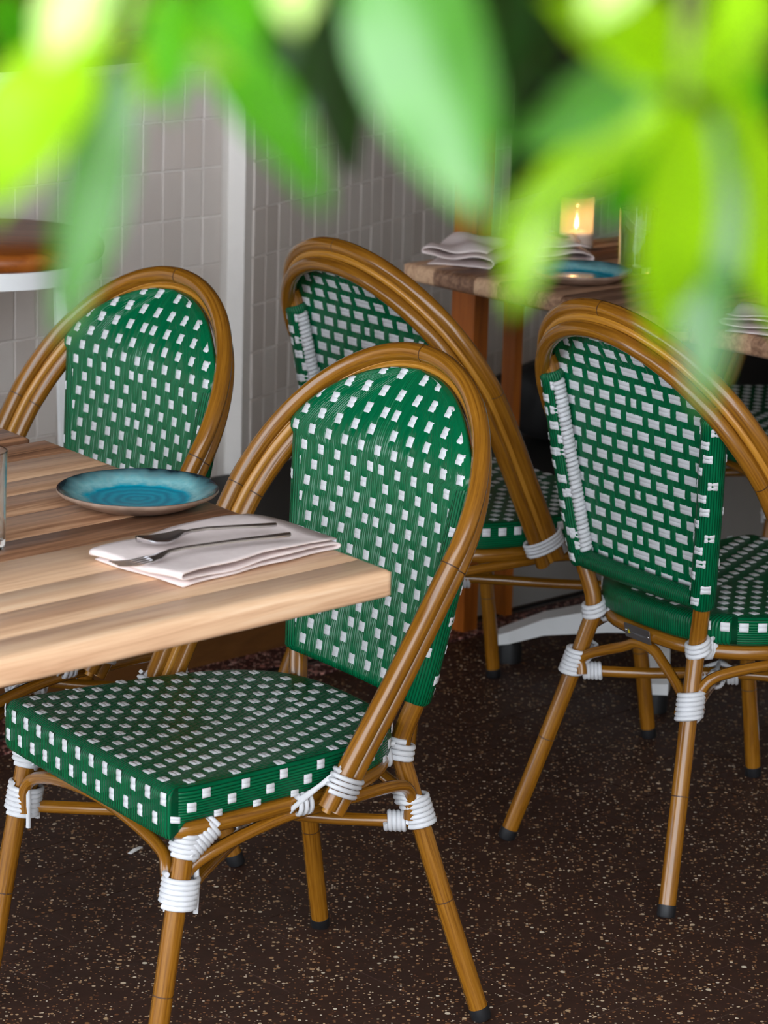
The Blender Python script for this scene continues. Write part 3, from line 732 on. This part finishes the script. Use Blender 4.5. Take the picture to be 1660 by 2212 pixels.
        def fn(mb):                                      # rear leg, brace and stretcher joint
            p = RSp(s); d = (P3(s * 0.1265, 0.0835, 0.332) - P3(s * 0.1575, 0.0425, 0.17)).normalized()
            coil(mb, p - d * 0.024, p + d * 0.018, 0.0190, 0.0178, 6, 0.0037, tilt=0.003)
            for k in range(3):
                c = p + d * (0.004 + k * 0.007)
                tube(mb, [c + Vector((-0.012, s * 0.013, -0.004)), c + Vector((0.010, s * 0.014, 0.004)), c + Vector((0.022, s * 0.004, 0.008)), c + Vector((0.022, -s * 0.012, 0.004)), c + Vector((0.006, -s * 0.019, -0.002))], 0.0036, 6)
            a = P3(s * 0.138, 0.072, 0.281); b = P3(-s * 0.2, 0.492, 0.279); u = (b - a).normalized()
            coil(mb, a + u * 0.016, a + u * 0.046, 0.0118, 0.0118, 5, 0.0034)
        bind(fn)
        def fn(mb):                                      # front leg head to the rail corner
            c = P3(s * 0.1965, 0.477, 0.356)
            coil(mb, c + Vector((0.003, 0, -0.020)), c + Vector((0.0, 0, 0.012)), 0.0168, 0.0168, 5, 0.0036, tilt=0.003)
            coil(mb, c + Vector((0.004, 0, -0.014)), c + Vector((-0.036, 0, 0.017)), 0.0172, 0.0180, 8, 0.0036, ref=(0, 1, 0))
        bind(fn)
        def fn(mb):                                      # front leg, braces and stretcher joint
            p = FSp(s) + Vector((-0.004, -s * 0.004, -0.008)); d = (P3(s * 0.197, 0.480, 0.34) - P3(s * 0.203, 0.512, 0.16)).normalized()
            coil(mb, p - d * 0.020, p + d * 0.020, 0.0215, 0.0215, 6, 0.0037)
            for yy, xx in ((-s * 0.022, 0.006), (s * 0.003, -0.022)):
                tube(mb, [p + Vector((xx, yy, 0.032)), p + Vector((xx * 1.08, yy * 1.08, 0.0)), p + Vector((xx, yy, -0.034))], 0.0036, 6)
        bind(fn)
    def fn(mb):                                          # crossing of the stretchers
        c = P3(0, 0.252, 0.281)
        for s in (1, -1):
            u = Vector((0.42, -s * 0.338, 0)).normalized()
            coil(mb, c - u * 0.030, c - u * 0.012, 0.0118, 0.0118, 3, 0.0034); coil(mb, c + u * 0.012, c + u * 0.030, 0.0118, 0.0118, 3, 0.0034)
            tube(mb, [c - u * 0.02 + Vector((0, 0, 0.012)), c + Vector((0, 0, 0.02)), c + u * 0.02 + Vector((0, 0, 0.012))], 0.0036, 6)
    bind(fn)
    return root

CHAIRS = [
    (0.0362, 3.866, 3.7758, 'green and white woven bistro chair nearest the camera, tucked under the near table corner'),
    (-0.3312, 4.4052, 3.8125, 'green and white woven bistro chair behind the near table beside the white wall tiles'),
    (0.3226, 4.2502, 0.6303, 'green and white woven bistro chair seen from behind with a metal plate under its seat'),
    (-0.0751, 4.7421, 0.6827, 'green woven chair seen from behind at the far table, partly hidden by the nearest chair'),
    (1.01, 5.88, 3.78, 'green woven chair beyond the far table, cut off by the right edge'),
]
proto = build_chair()
for i, (x, y, th, lab) in enumerate(CHAIRS):
    o = proto if i == 0 else copy_tree(proto)
    o.location = (x, y, 0); o.rotation_euler = (0, 0, th); o['label'] = lab; o['group'] = 'green woven bistro chairs'

# ------------------------------------------------------------------ tables
def plank_mesh(L, y0, y1, th, e0, e1, mat, R=0.012, skew=0.0):
    """one plank of a laminated top, x along the grain; e0 / e1: rounded outer edges"""
    prof = []
    def corner(cy, cz, a0, r):
        return [(cy + r * math.cos(a0 + math.pi / 2 * k / 4), cz + r * math.sin(a0 + math.pi / 2 * k / 4)) for k in range(5)]
    s = 0.0005
    if e1: prof += corner(y1 - R * 0.7, -th + R * 0.7, -math.pi / 2, R * 0.7) + corner(y1 - R, -R, 0, R)
    else: prof += [(y1 - s * 0.3, -th), (y1 - s * 0.3, -s), (y1 - s, 0)]
    if e0: prof += corner(y0 + R, -R, math.pi / 2, R) + corner(y0 + R * 0.7, -th + R * 0.7, math.pi, R * 0.7)
    else: prof += [(y0 + s, 0), (y0 + s * 0.3, -s), (y0 + s * 0.3, -th)]
    n = len(prof); mb = MB(); vs = []
    st = []
    for k in range(5):
        a = math.pi / 2 * k / 4; st.append((-L / 2 + R * (1 - math.sin(a)), R * (1 - math.cos(a))))
    st = st[::-1]
    st = [(-L / 2 + R * (1 - math.sin(math.pi / 2 * k / 4)), R * (1 - math.cos(math.pi / 2 * k / 4))) for k in range(4, -1, -1)]
    xs = [(-L / 2, R)] + [(-L / 2 + R * (1 - math.cos(math.pi / 2 * k / 4)), R * (1 - math.sin(math.pi / 2 * k / 4))) for k in range(1, 5)]
    xs = xs + [(-x, d) for x, d in reversed(xs)]
    for x, d in xs:
        for (y, z) in prof:
            zz = max(min(z, -d), -th + d * 0.7); yy = y
            if e1: yy = min(yy, y1 - d)
            if e0: yy = max(yy, y0 + d)
            vs.append((x + yy * skew, yy, zz))
    fs = []
    for i in range(len(xs) - 1):
        for k in range(n): fs.append((i * n + k, (i + 1) * n + k, (i + 1) * n + (k + 1) % n, i * n + (k + 1) % n))
    fs.append(tuple(range(n))); fs.append(tuple((len(xs) - 1) * n + k for k in reversed(range(n))))
    mb.add(vs, fs); return mb
def table(corner, az, LX, LY, z, label, seedv, mat, th=0.036, group='laminated plank top dining tables', widths=None, skew=0.0):
    """corner: right front corner seen from the aisle; planks run along az, stack toward az+90"""
    ax = Vector((math.cos(az), math.sin(az), 0)); ay = Vector((-math.sin(az), math.cos(az), 0))
    cen = Vector(corner) - ax * (LX / 2) + (ay + ax * skew) * (LY / 2)
    t_ = thing('dining_table', label, 'table', (cen.x, cen.y, 0), az, group)
    r_ = random.Random(seedv); ws = widths or []
    if not widths:
        while sum(ws) < LY - 0.03: ws.append(r_.uniform(0.035, 0.075))
        k = LY / sum(ws); ws = [w * k for w in ws]
    y = -LY / 2
    for i, w in enumerate(ws):
        o = plank_mesh(LX, y, y + w, th, i == 0, i == len(ws) - 1, mat, skew=skew).build('plank', mat, t_, sharp=40); o.location = (0, 0, z); y += w
    mb = MB(); tube(mb, [(0, 0, 0.10), (0, 0, z - th - 0.006)], 0.030, 20); mb.build('column', 'white_paint', t_, sharp=50)
    mb = MB(); box(mb, (-0.2, -0.03, z - th - 0.012), (0.2, 0.03, z - th)); box(mb, (-0.03, -0.2, z - th - 0.012), (0.03, 0.2, z - th)); mb.build('mounting_plate', 'white_paint', t_, smooth=False)
    return t_
def cross_base(t_, rot, R=0.285):
    for k in range(4):
        a = rot + k * math.pi / 2; u = Vector((math.cos(a), math.sin(a), 0)); w = Vector((-u.y, u.x, 0)); mb = MB(); rings = []
        for (r, hw, z0, z1) in ((0.0, 0.032, 0.075, 0.125), (0.08, 0.030, 0.072, 0.120), (0.20, 0.027, 0.060, 0.092), (R - 0.02, 0.026, 0.040, 0.064), (R, 0.022, 0.036, 0.056)):
            rings.append([u * r + w * hw + Vector((0, 0, z0)), u * r + w * hw + Vector((0, 0, z1)), u * r - w * hw + Vector((0, 0, z1)), u * r - w * hw + Vector((0, 0, z0))])
        vs = [p for q in rings for p in q]; fs = [(3, 2, 1, 0), (16, 17, 18, 19)]
        for i in range(4):
            for j in range(4): fs.append((i * 4 + j, i * 4 + (j + 1) % 4, i * 4 + 4 + (j + 1) % 4, i * 4 + 4 + j))
        mb.add(vs, fs); arm = mb.build('foot_arm', 'white_paint', t_, smooth=False)
        mb = MB(); c = u * (R - 0.022); tube(mb, [c + Vector((0, 0, 0.0)), c + Vector((0, 0, 0.026)), c + Vector((0, 0, 0.038))], 0.024, 16, rfun=lambda q: 1.0 if q < 1 else 0.9); mb.build('glide', 'rubber', arm, sharp=50)
def disc_base(t_, R=0.21):
    mb = MB(); lathe(mb, [(0.0, 0.0), (R * 0.96, 0.0), (R, 0.003), (R, 0.008), (R * 0.97, 0.012), (0.06, 0.020), (0.035, 0.028), (0.034, 0.104), (0.0, 0.104)], 48); mb.build('base_disc', 'white_paint', t_, sharp=50)
TAZ = math.radians(43.8)
ax = Vector((math.cos(TAZ), math.sin(TAZ), 0)); ay = Vector((-math.sin(TAZ), math.cos(TAZ), 0)); SK = math.tan(math.radians(6.0)); ay = ay + ax * SK   # the tops are a little out of square
c1 = Vector((0.0150, 3.2720, 0))
w1s = [0.058, 0.078, 0.062, 0.105, 0.070, 0.090, 0.082, 0.060, 0.085, 0.085]; k_ = 0.765 / sum(w1s); w1s = [w * k_ for w in w1s]
t1 = table(c1, TAZ, 0.79, 0.765, 0.75, 'pale striped wood dining table in front with plate, napkin and cutlery on it', 3, 'table_wood', 0.033, widths=w1s, skew=SK)
disc_base(t1)
t1b = table(c1 + ay * 0.772 - ax * 0.018, TAZ, 0.79, 0.70, 0.752, 'pale wood dining table at the left edge, pushed against the front table', 5, 'table_wood', 0.033, skew=SK)
disc_base(t1b)
# far tables: front edge faces the two chairs seen from behind
e2 = Vector((0.019, 5.362, 0)); ft = Vector((0.675, -0.738, 0)); FAZ = math.atan2(ft.y, ft.x) + math.pi / 2
fax = Vector((math.cos(FAZ), math.sin(FAZ), 0))
def far_table(p0, L, label, seedv):
    D = 0.68
    return table(p0 + fax * D + ft * L, FAZ, D, L, 0.75, label, seedv, 'table_wood_dark', 0.034)
t2 = far_table(e2, 0.70, 'brown striped wood far table with candle, turquoise plate and folded napkins', 11); cross_base(t2, math.radians(45) )
t3 = far_table(e2 + ft * 0.704, 0.70, 'brown wood table at the right edge beside the candle table', 13); cross_base(t3, math.radians(45))
for tb in (t1, t1b, t2, t3): tb['group'] = 'laminated plank top dining tables'

# round bar table at the left edge
bt = thing('bar_table', 'round brown bar table with white apron and leg at the left edge', 'table', (-0.700, 5.025, 0))
mb = MB(); lathe(mb, [(0.0, 0.80), (0.197, 0.80), (0.205, 0.804), (0.208, 0.815), (0.205, 0.826), (0.197, 0.832), (0.0, 0.832)], 64); mb.build('round_top', 'bar_wood', bt, sharp=60)
mb = MB(); lathe(mb, [(0.180, 0.801), (0.203, 0.801), (0.203, 0.772), (0.180, 0.772), (0.180, 0.801)], 64); mb.build('apron', 'white_paint', bt, sharp=40)
for a in (-0.42, 1.67, 3.77):
    u = Vector((math.cos(a), math.sin(a), 0)); mb = MB(); tube(mb, [u * 0.152 + Vector((0, 0, 0.776)), u * 0.178 + Vector((0, 0, 0.005))], 0.0125, 4, ref=(u.x, u.y, 0)); mb.build('leg', 'white_paint', bt, smooth=False)

# ------------------------------------------------------------------ table ware
def plate(loc, label, R=0.099, rz=0.0, sx=1.0, seedv=1):
    r_ = random.Random(seedv); ph = [r_.uniform(0, 6.28) for _ in range(4)]
    wob = lambda a: 0.012 * math.sin(2 * a + ph[0]) + 0.008 * math.sin(3 * a + ph[1]) + 0.004 * math.sin(7 * a + ph[2])
    t_ = thing('dinner_plate', label, 'plate', loc, rz, 'turquoise glazed plates'); t_.scale = (1.0, sx, 1.0)
    mb = MB(); lathe(mb, [(0.0, 0.0055), (R * 0.55, 0.006), (R * 0.68, 0.0075), (R * 0.78, 0.011), (R * 0.90, 0.0165), (R * 0.975, 0.0205), (R, 0.0205)], 72, wob=wob); mb.build('glazed_face', 'plate_glaze', t_)
    mb = MB(); lathe(mb, [(R * 1.0, 0.0205), (R * 1.004, 0.018), (R * 0.97, 0.0145), (R * 0.80, 0.006), (R * 0.66, 0.0005), (R * 0.60, 0.0), (0.0, 0.0)], 72, wob=wob); mb.build('clay_underside', 'plate_clay', t_)
    return t_
plate((-0.303, 3.540, 0.7505), 'turquoise glazed plate with dark rim on the near wooden table', 0.099, 0.3)
plate((0.3345, 5.222, 0.7505), 'turquoise glazed plate on the far table in front of the candle', 0.096, 1.2, seedv=4)

def cloth(loc, rz, W, L, layers, label, seedv, open_h=0.004, th=0.0015, lumpy=0.002, group='folded linen napkins', shear=0.0):
    """a napkin folded in zigzag layers: profile across W, extruded along L"""
    r_ = random.Random(seedv); path = []; z = th
    for i in range(layers):
        xs = [-W / 2 + W * k / 12 for k in range(13)]
        if i % 2: xs.reverse()
        g = open_h * (0.8 + 0.5 * r_.random())
        for k, x in enumerate(xs): path.append(Vector((x, 0, z + 0.25 * g * math.sin(k / 12 * math.pi * (1 + i % 2)) * (0.4 if i == 0 else 1))))
        if i < layers - 1:
            sx = 1 if i % 2 == 0 else -1; e = path[-1]; ex = r_.uniform(0.0, 0.004)
            for k in range(1, 6):
                a = -math.pi / 2 + math.pi * k / 6; path.append(Vector((e.x + sx * (0.55 * g + ex) * math.cos(a), 0, z + g / 2 + g / 2 * math.sin(a))))
        z += g
    mb = MB(); n = len(path); NY = 18; fr = []
    for i in range(n):
        d = (path[min(n - 1, i + 1)] - path[max(0, i - 1)]).normalized(); fr.append(Vector((-d.z, 0, d.x)))
    ph = [r_.uniform(0, 6.28) for _ in range(6)]; vs = []; uv = []
    for s in (1, -1):
        for j in range(NY + 1):
            y = -L / 2 + L * j / NY
            for i in range(n):
                p = path[i] + fr[i] * (s * th / 2); u = p.x / W
                wob = lumpy * (math.sin(u * 5 + ph[0] + y * 30) * 0.5 + math.sin(y * 55 + ph[1]) * 0.5 + 0.5 * math.sin(u * 9 + y * 40 + ph[2])) * (i / n)
                vs.append(Vector((p.x + 0.0016 * math.sin(y * 60 + ph[3] + i * 0.1) + shear * y, y + 0.002 * math.sin(p.x * 70 + ph[4]) * (1 if abs(j - NY / 2) > NY / 2 - 1 else 0.3), max(th * 0.5 if s > 0 else 0.0004, p.z + max(-p.z * 0.3, wob))))); uv.append((p.x, y))
    off = n * (NY + 1); fs = []
    for j in range(NY):
        for i in range(n - 1):
            f = (j * n + i, j * n + i + 1, (j + 1) * n + i + 1, (j + 1) * n + i); fs.append(f); fs.append(tuple(off + q for q in reversed(f)))
    rim = [i for i in range(n)] + [j * n + n - 1 for j in range(1, NY + 1)] + [NY * n + i for i in range(n - 2, -1, -1)] + [j * n for j in range(NY - 1, 0, -1)]
    for x, y in zip(rim, rim[1:] + rim[:1]): fs.append((y, x, off + x, off + y))
    mb.add(vs, fs, uv); o = mb.build('napkin', 'linen', None); o.location = loc; o.rotation_euler = (0, 0, rz)
    return tag(o, label, 'napkin', group)
# near napkin: corners known on the table top
NA = math.atan2(3.4662 - 3.2781, -0.145 + 0.3178)
cloth((-0.193, 3.311, 0.7505), NA, 0.245, 0.150, 3, 'folded cream linen napkin under the cutlery on the near table', 21, open_h=0.0065, lumpy=0.0030)
cloth((0.146, 5.405, 0.7505), math.radians(-18), 0.115, 0.17, 3, 'bunched grey linen napkin at the left corner of the far table', 22, open_h=0.013, lumpy=0.007)
cloth((0.300, 5.470, 0.7505), math.radians(10), 0.11, 0.13, 3, 'folded linen napkin behind the far turquoise plate', 23, open_h=0.010, lumpy=0.005)
cloth((0.640, 4.805, 0.7505), math.radians(-25), 0.14, 0.14, 4, 'white folded napkin on the table at the right edge', 24, open_h=0.010, lumpy=0.005)

def cutlery(kind, p0, p1, label, W=0.024):
    """head at p0, handle end at p1; lies on the napkin"""
    p0 = Vector(p0); p1 = Vector(p1); L = (p1 - p0).length; mb = MB()
    if kind == 'spoon': st = [(0.0, 0.004, 0.0015), (0.006, 0.45 * W, 0.0), (0.018, 0.80 * W, -0.003), (0.032, 0.92 * W, -0.004), (0.046, 0.72 * W, -0.002), (0.058, 0.34 * W, 0.002), (0.068, 0.005, 0.005), (0.09, 0.0042, 0.0055), (L * 0.7, 0.006, 0.0035), (L * 0.92, 0.0105, 0.001), (L - 0.004, 0.011, 0.0005), (L, 0.006, 0.0005)]
    else: st = [(0.045, 0.8 * W, -0.0005), (0.056, 0.75 * W, 0.0005), (0.064, 0.45 * W, 0.003), (0.072, 0.006, 0.005), (0.09, 0.0045, 0.0055), (L * 0.7, 0.006, 0.0035), (L * 0.92, 0.0105, 0.001), (L - 0.004, 0.011, 0.0005), (L, 0.006, 0.0005)]
    vs = []; th = 0.0022
    for (x, w, z) in st:
        for q in (-1, -0.5, 0, 0.5, 1): vs.append(Vector((x, q * w / 2, z + (0.004 * q * q if (kind == 'spoon' and x < 0.06) else 0.0016 * (1 - q * q)))))
    n = len(st); m = len(vs); vs += [v - Vector((0, 0, th)) for v in vs]; fs = []
    for i in range(n - 1):
        for k in range(4):
            f = (i * 5 + k, (i + 1) * 5 + k, (i + 1) * 5 + k + 1, i * 5 + k + 1); fs.append(tuple(reversed(f))); fs.append(tuple(m + x for x in f))
        fs.append((i * 5, (i + 1) * 5, m + (i + 1) * 5, m + i * 5)); fs.append((i * 5 + 4, m + i * 5 + 4, m + (i + 1) * 5 + 4, (i + 1) * 5 + 4))
    fs.append((0, m, m + 1, 1)); fs.append((1, m + 1, m + 2, 2)); fs.append((2, m + 2, m + 3, 3)); fs.append((3, m + 3, m + 4, 4))
    mb.add(vs, fs)
    if kind == 'fork':
        for k in range(4):
            y = (k - 1.5) * W * 0.26
            tube(mb, [Vector((0.048, y, -0.0015)), Vector((0.025, y, -0.0025)), Vector((0.008, y, -0.0005)), Vector((0.0, y, 0.001))], 0.0016, 8, rfun=lambda u: 1.0 - 0.5 * u)
    o = mb.build(kind, 'steel', None, sharp=50); d = (p1 - p0)
    o.location = p0; o.rotation_euler = (0, -math.atan2(d.z, Vector((d.x, d.y)).length), math.atan2(d.y, d.x)); return tag(o, label, kind)
zc_ = 0.7745
cutlery('spoon', (-0.281, 3.2575, zc_ + 0.004), (-0.126, 3.352, zc_ + 0.004), 'steel spoon lying on the cream napkin, nearer the plate', 0.040)
cutlery('fork', (-0.300, 3.186, zc_ - 0.004), (-0.108, 3.314, zc_ + 0.003), 'steel fork lying on the cream napkin, nearer the table edge', 0.026)
cutlery('knife' if False else 'fork', (0.325, 5.462, 0.786), (0.250, 5.535, 0.806), 'steel fork on the folded napkin behind the far plate', 0.020)

def tumbler(loc, R, H, label, taper=0.9):
    mb = MB(); lathe(mb, [(0.0, 0.0), (R * taper * 0.96, 0.0), (R * taper, 0.003), (R, H), (R - 0.0009, H + 0.0006), (R - 0.002, H), (R * taper - 0.0022, 0.011), (0.0, 0.009)], 40)
    o = mb.build('drinking_glass', 'glass', None, sharp=50); o.location = loc; return tag(o, label, 'glass', 'clear drinking glasses')
tumbler((-0.4685, 3.315, 0.7505), 0.034, 0.115, 'clear drinking glass at the left edge on the near table')
tumbler((0.446, 5.335, 0.7505), 0.036, 0.115, 'tall clear drinking glass beside the candle on the far table')
tumbler((0.478, 4.790, 0.7505), 0.030, 0.075, 'small clear drinking glass on the table right of the candle table')
# tea light in a glass cylinder
mb = MB(); R = 0.033; H = 0.100
lathe(mb, [(0.0, 0.0), (R, 0.0), (R, H), (R - 0.002, H), (R - 0.002, 0.004), (0.0, 0.004)], 40); o = mb.build('candle_holder', 'frosted_glass', None, sharp=50); o.location = (0.3485, 5.575, 0.7505)
tag(o, 'clear glass candle holder with lit candle on the far table', 'candle holder')
cd = thing('candle', 'white wax candle burning inside the glass holder', 'candle', (0.3485, 5.575, 0.755))
mb = MB(); lathe(mb, [(0.0, 0.0), (0.0300, 0.0), (0.0300, 0.026), (0.027, 0.028), (0.0, 0.026)], 32); mb.build('wax_body', 'wax', cd, sharp=60)
mb = MB(); tube(mb, [(0, 0, 0.024), (0, 0, 0.034)], 0.0009, 6); mb.build('wick', 'joint_dark', cd)
mb = MB(); lathe(mb, [(0.0001, 0.030), (0.0035, 0.035), (0.0048, 0.041), (0.0035, 0.050), (0.0012, 0.059), (0.0001, 0.064)], 16); mb.build('flame', 'flame', cd)
lt = bpy.data.lights.new('candle_glow', 'POINT'); lt.energy = 0.07; lt.color = (1.0, 0.5, 0.15); lt.shadow_soft_size = 0.004
lo = bpy.data.objects.new('candle_glow', lt); C.objects.link(lo); lo.parent = cd; lo.location = (0, 0, 0.068)

# black bag on the plinth, paper scrap on the floor
def blob(name, loc, rz, size, mat, seedv, label, cat):
    r_ = random.Random(seedv); bm = bmesh.new(); bmesh.ops.create_icosphere(bm, subdivisions=4, radius=1.0); me = bpy.data.meshes.new(name)
    ph = [r_.uniform(0, 6.28) for _ in range(6)]
    for v in bm.verts:
        p = v.co.copy(); k = 3.2; s = (abs(p.x) ** k + abs(p.y) ** k + abs(p.z) ** k) ** (-1 / k); p = p * s
        w = 1 + 0.05 * math.sin(4 * p.x + ph[0] + 3 * p.z) + 0.05 * math.sin(5 * p.y + ph[1] + 2 * p.z) - 0.12 * max(0, p.z) * abs(p.y)
        v.co = Vector((p.x * size[0] * w, p.y * size[1] * w, (p.z + 1) * size[2] * (w if p.z > 0 else 1)))
    bm.to_mesh(me); bm.free(); me.materials.append(M[mat]); me.polygons.foreach_set('use_smooth', [True] * len(me.polygons))
    o = link(name, me); o.location = loc; o.rotation_euler = (0, 0, rz); return tag(o, label, cat)
blob('bag', (0.365, 6.16, 0.2505), 0.9, (0.13, 0.075, 0.085), 'black_cloth', 5, 'black cloth bag lying on the plinth behind the darker post', 'bag')
mb = MB(); vs = [(-0.017, -0.0032, 0.0006), (0.017, -0.003, 0.0006), (0.017, 0.0032, 0.0006), (-0.017, 0.003, 0.0006), (-0.017, -0.0032, 0.0014), (0.0, -0.003, 0.0034), (0.017, -0.003, 0.0014), (0.017, 0.0032, 0.0014), (0.0, 0.003, 0.0034), (-0.017, 0.003, 0.0014)]
mb.add(vs, [(0, 3, 2, 1), (4, 5, 8, 9), (5, 6, 7, 8), (0, 1, 6, 5, 4), (2, 3, 9, 8, 7), (1, 2, 7, 6), (3, 0, 4, 9)]); o = mb.build('paper_scrap', 'paper', None, smooth=False)
o.location = (-0.369, 4.302, 0.0); o.rotation_euler = (0, 0, math.atan2(0.0248, 0.0128)); tag(o, 'tiny white paper scrap on the dark floor under the near chair', 'paper')

# ------------------------------------------------------------------ leafy branches close to the camera
LEAVES = [
    (-0.0736, 0.68, 1.5954, -0.0833, 0.61, 1.5638, 0.0211, 20, 2, 0),
    (-0.0655, 0.7, 1.5894, -0.074, 0.645, 1.5326, 0.0152, -15, 3, 0),
    (-0.0654, 0.64, 1.6142, -0.0689, 0.59, 1.5987, 0.0115, 20, 4, 0),
    (-0.069, 0.72, 1.595, -0.0888, 0.7, 1.5823, 0.0122, 30, 2, 0),
    (-0.0518, 0.69, 1.6078, -0.0481, 0.64, 1.583, 0.0114, 15, 0, 0),
    (-0.0492, 0.74, 1.5961, -0.0149, 0.66, 1.5599, 0.0153, -25, 0, 0),
    (-0.0606, 0.7, 1.6003, -0.0346, 0.66, 1.5924, 0.0117, 35, 2, 0),
    (-0.022, 0.64, 1.6173, -0.0197, 0.58, 1.6079, 0.01, 10, 4, 2),
    (-0.023, 0.86, 1.5993, -0.0148, 0.92, 1.5341, 0.018, -40, 1, 2),
    (-0.0282, 0.82, 1.6021, -0.0382, 0.86, 1.5633, 0.0157, 30, 1, 2),
    (-0.0039, 0.7, 1.6221, 0.022, 0.615, 1.5641, 0.0297, 14, 3, 2),
    (0.0635, 0.73, 1.5901, 0.0247, 0.665, 1.5744, 0.0152, -5, 3, 1),
    (0.0672, 0.74, 1.5783, 0.0229, 0.68, 1.5498, 0.0138, 20, 2, 1),
    (0.0381, 0.74, 1.5595, 0.0286, 0.7, 1.5304, 0.0124, -10, 2, 1),
    (0.0629, 0.66, 1.59, 0.0658, 0.71, 1.5244, 0.0176, -25, 2, 1),
    (0.0767, 0.7, 1.5827, 0.0775, 0.7, 1.508, 0.0147, 25, 3, 1),
    (0.0748, 0.7, 1.587, 0.1048, 0.76, 1.5346, 0.0142, -20, 2, 1),
    (0.0617, 0.66, 1.5931, 0.0294, 0.62, 1.6136, 0.013, 25, 2, 1),
    (0.0659, 0.66, 1.5922, 0.0837, 0.64, 1.6106, 0.0152, -25, 2, 1),
    (0.0343, 0.84, 1.6062, 0.031, 0.88, 1.5711, 0.0148, 20, 1, 2),
    (-0.0424, 0.7, 1.6115, -0.0295, 0.66, 1.5966, 0.0127, -10, 0, 2),
    (0.0505, 0.65, 1.6187, 0.0367, 0.58, 1.6108, 0.0106, 15, 4, 1),
    (0.0899, 0.76, 1.5642, 0.1089, 0.8, 1.5098, 0.0134, 30, 2, 1),
    (-0.0941, 0.76, 1.5802, -0.1055, 0.74, 1.5612, 0.0129, -15, 2, 0),
    (0.0677, 0.7, 1.5878, 0.0503, 0.68, 1.6145, 0.0118, 10, 2, 1),
    (0.0767, 0.66, 1.6167, 0.0652, 0.6, 1.6043, 0.0118, 0, 2, 1),
    (-0.0595, 0.7, 1.5982, -0.0726, 0.68, 1.6131, 0.0118, 20, 0, 0),
    (0.0091, 0.9, 1.6014, 0.0041, 0.95, 1.5364, 0.0173, 40, 1, 2),
    (0.08, 0.8, 1.5747, 0.0596, 0.84, 1.5328, 0.0122, -30, 0, 1),
    (-0.0436, 0.78, 1.6022, -0.0518, 0.8, 1.5759, 0.0148, 20, 0, 0),
    (-0.0623, 0.76, 1.5893, -0.0735, 0.78, 1.5666, 0.0108, -20, 2, 0),
    (0.0335, 0.92, 1.5966, 0.0482, 0.96, 1.5588, 0.0191, 25, 1, 2),
    (0.0559, 0.78, 1.6074, 0.0718, 0.82, 1.5723, 0.015, -20, 0, 1),
    (0.0179, 0.86, 1.6044, 0.036, 0.9, 1.5482, 0.0206, 10, 1, 2),
    (-0.0154, 0.96, 1.5952, -0.0327, 0.98, 1.5421, 0.0212, -15, 1, 2),
    (0.1005, 0.82, 1.5832, 0.0955, 0.86, 1.5416, 0.0157, 20, 0, 1),
    (-0.0957, 0.72, 1.6053, -0.0916, 0.74, 1.5835, 0.0125, 10, 0, 0),
]
LM = ['leaf_green', 'leaf_dark', 'leaf_lime', 'leaf_blue', 'leaf_sheen']
STEMS = [[(-0.0578, 0.7, 1.70), (-0.0575, 0.69, 1.655), (-0.0571, 0.67, 1.6183), (-0.0612, 0.66, 1.598)],
         [(0.0665, 0.7, 1.70), (0.0660, 0.69, 1.66), (0.0655, 0.68, 1.615), (0.065, 0.67, 1.5874)],
         [(-0.0083, 0.74, 1.70), (-0.0090, 0.73, 1.668), (-0.0113, 0.70, 1.6333), (-0.0120, 0.68, 1.618)]]
BL = ['blurred leafy branch hanging at the top left, close to the camera', 'blurred lime leafy branch hanging at the top right, close to the camera', 'blurred leafy branch with a big pale leaf hanging at top centre']
branches = []
for st, lab in zip(STEMS, BL):
    b = thing('leafy_branch', lab, 'plant', st[0], 0, 'leafy branches across the top'); branches.append(b)
    mb = MB(); tube(mb, [p - Vector(st[0]) for p in catmull(st, 6)], 0.0022, 8, rfun=lambda u: 1.2 - 0.5 * u); mb.build('stem', 'twig', b)
def leaf(B, T, W, roll, mat, br):
    B = Vector(B); T = Vector(T); L = (T - B).length; d = (T - B).normalized()
    view = ((B + T) / 2 - Vector((0, 0, CAM_H))).normalized(); w = d.cross(view).normalized(); n = w.cross(d).normalized()
    if n.y > 0: n = -n
    a = math.radians(roll); w2 = w * math.cos(a) + n * math.sin(a); n2 = n * math.cos(a) - w * math.sin(a)
    NL, NW = 14, 6; vs = []
    for side in (1, -1):
        for i in range(NL + 1):
            u = i / NL; hw = W / 2 / max(0.5, math.cos(a)) * (math.sin(math.pi * min(1, u ** 0.85)) ** 0.75 if 0 < u < 1 else 0.0) + 0.0002
            for k in range(NW + 1):
                q = -1 + 2 * k / NW
                p = B + d * (L * u) + w2 * (hw * q) + n2 * (0.16 * W * abs(q) ** 1.5 + 0.02 * L * math.sin(math.pi * u) - 0.10 * W * (0.15 if abs(q) < 0.1 else 0)) + n2 * (side * 0.00018) + n2 * 0.03 * W * math.sin(u * 14) * q
                vs.append(p)
    m = NW + 1; off = m * (NL + 1); fs = []
    for i in range(NL):
        for k in range(NW):
            f = (i * m + k, i * m + k + 1, (i + 1) * m + k + 1, (i + 1) * m + k); fs.append(f); fs.append(tuple(off + x for x in reversed(f)))
    r0 = Vector(br.location); mb = MB(); mb.add([p - r0 for p in vs], fs)
    j = min(STEMS[branches.index(br)], key=lambda s: (Vector(s) - B).length)
    mb.build('leaf', LM[mat], br)
for (bx, by, bz, tx, ty, tz, w, ro_, m_, b_) in LEAVES: leaf((bx, by, bz), (tx, ty, tz), w, ro_, m_, branches[b_])
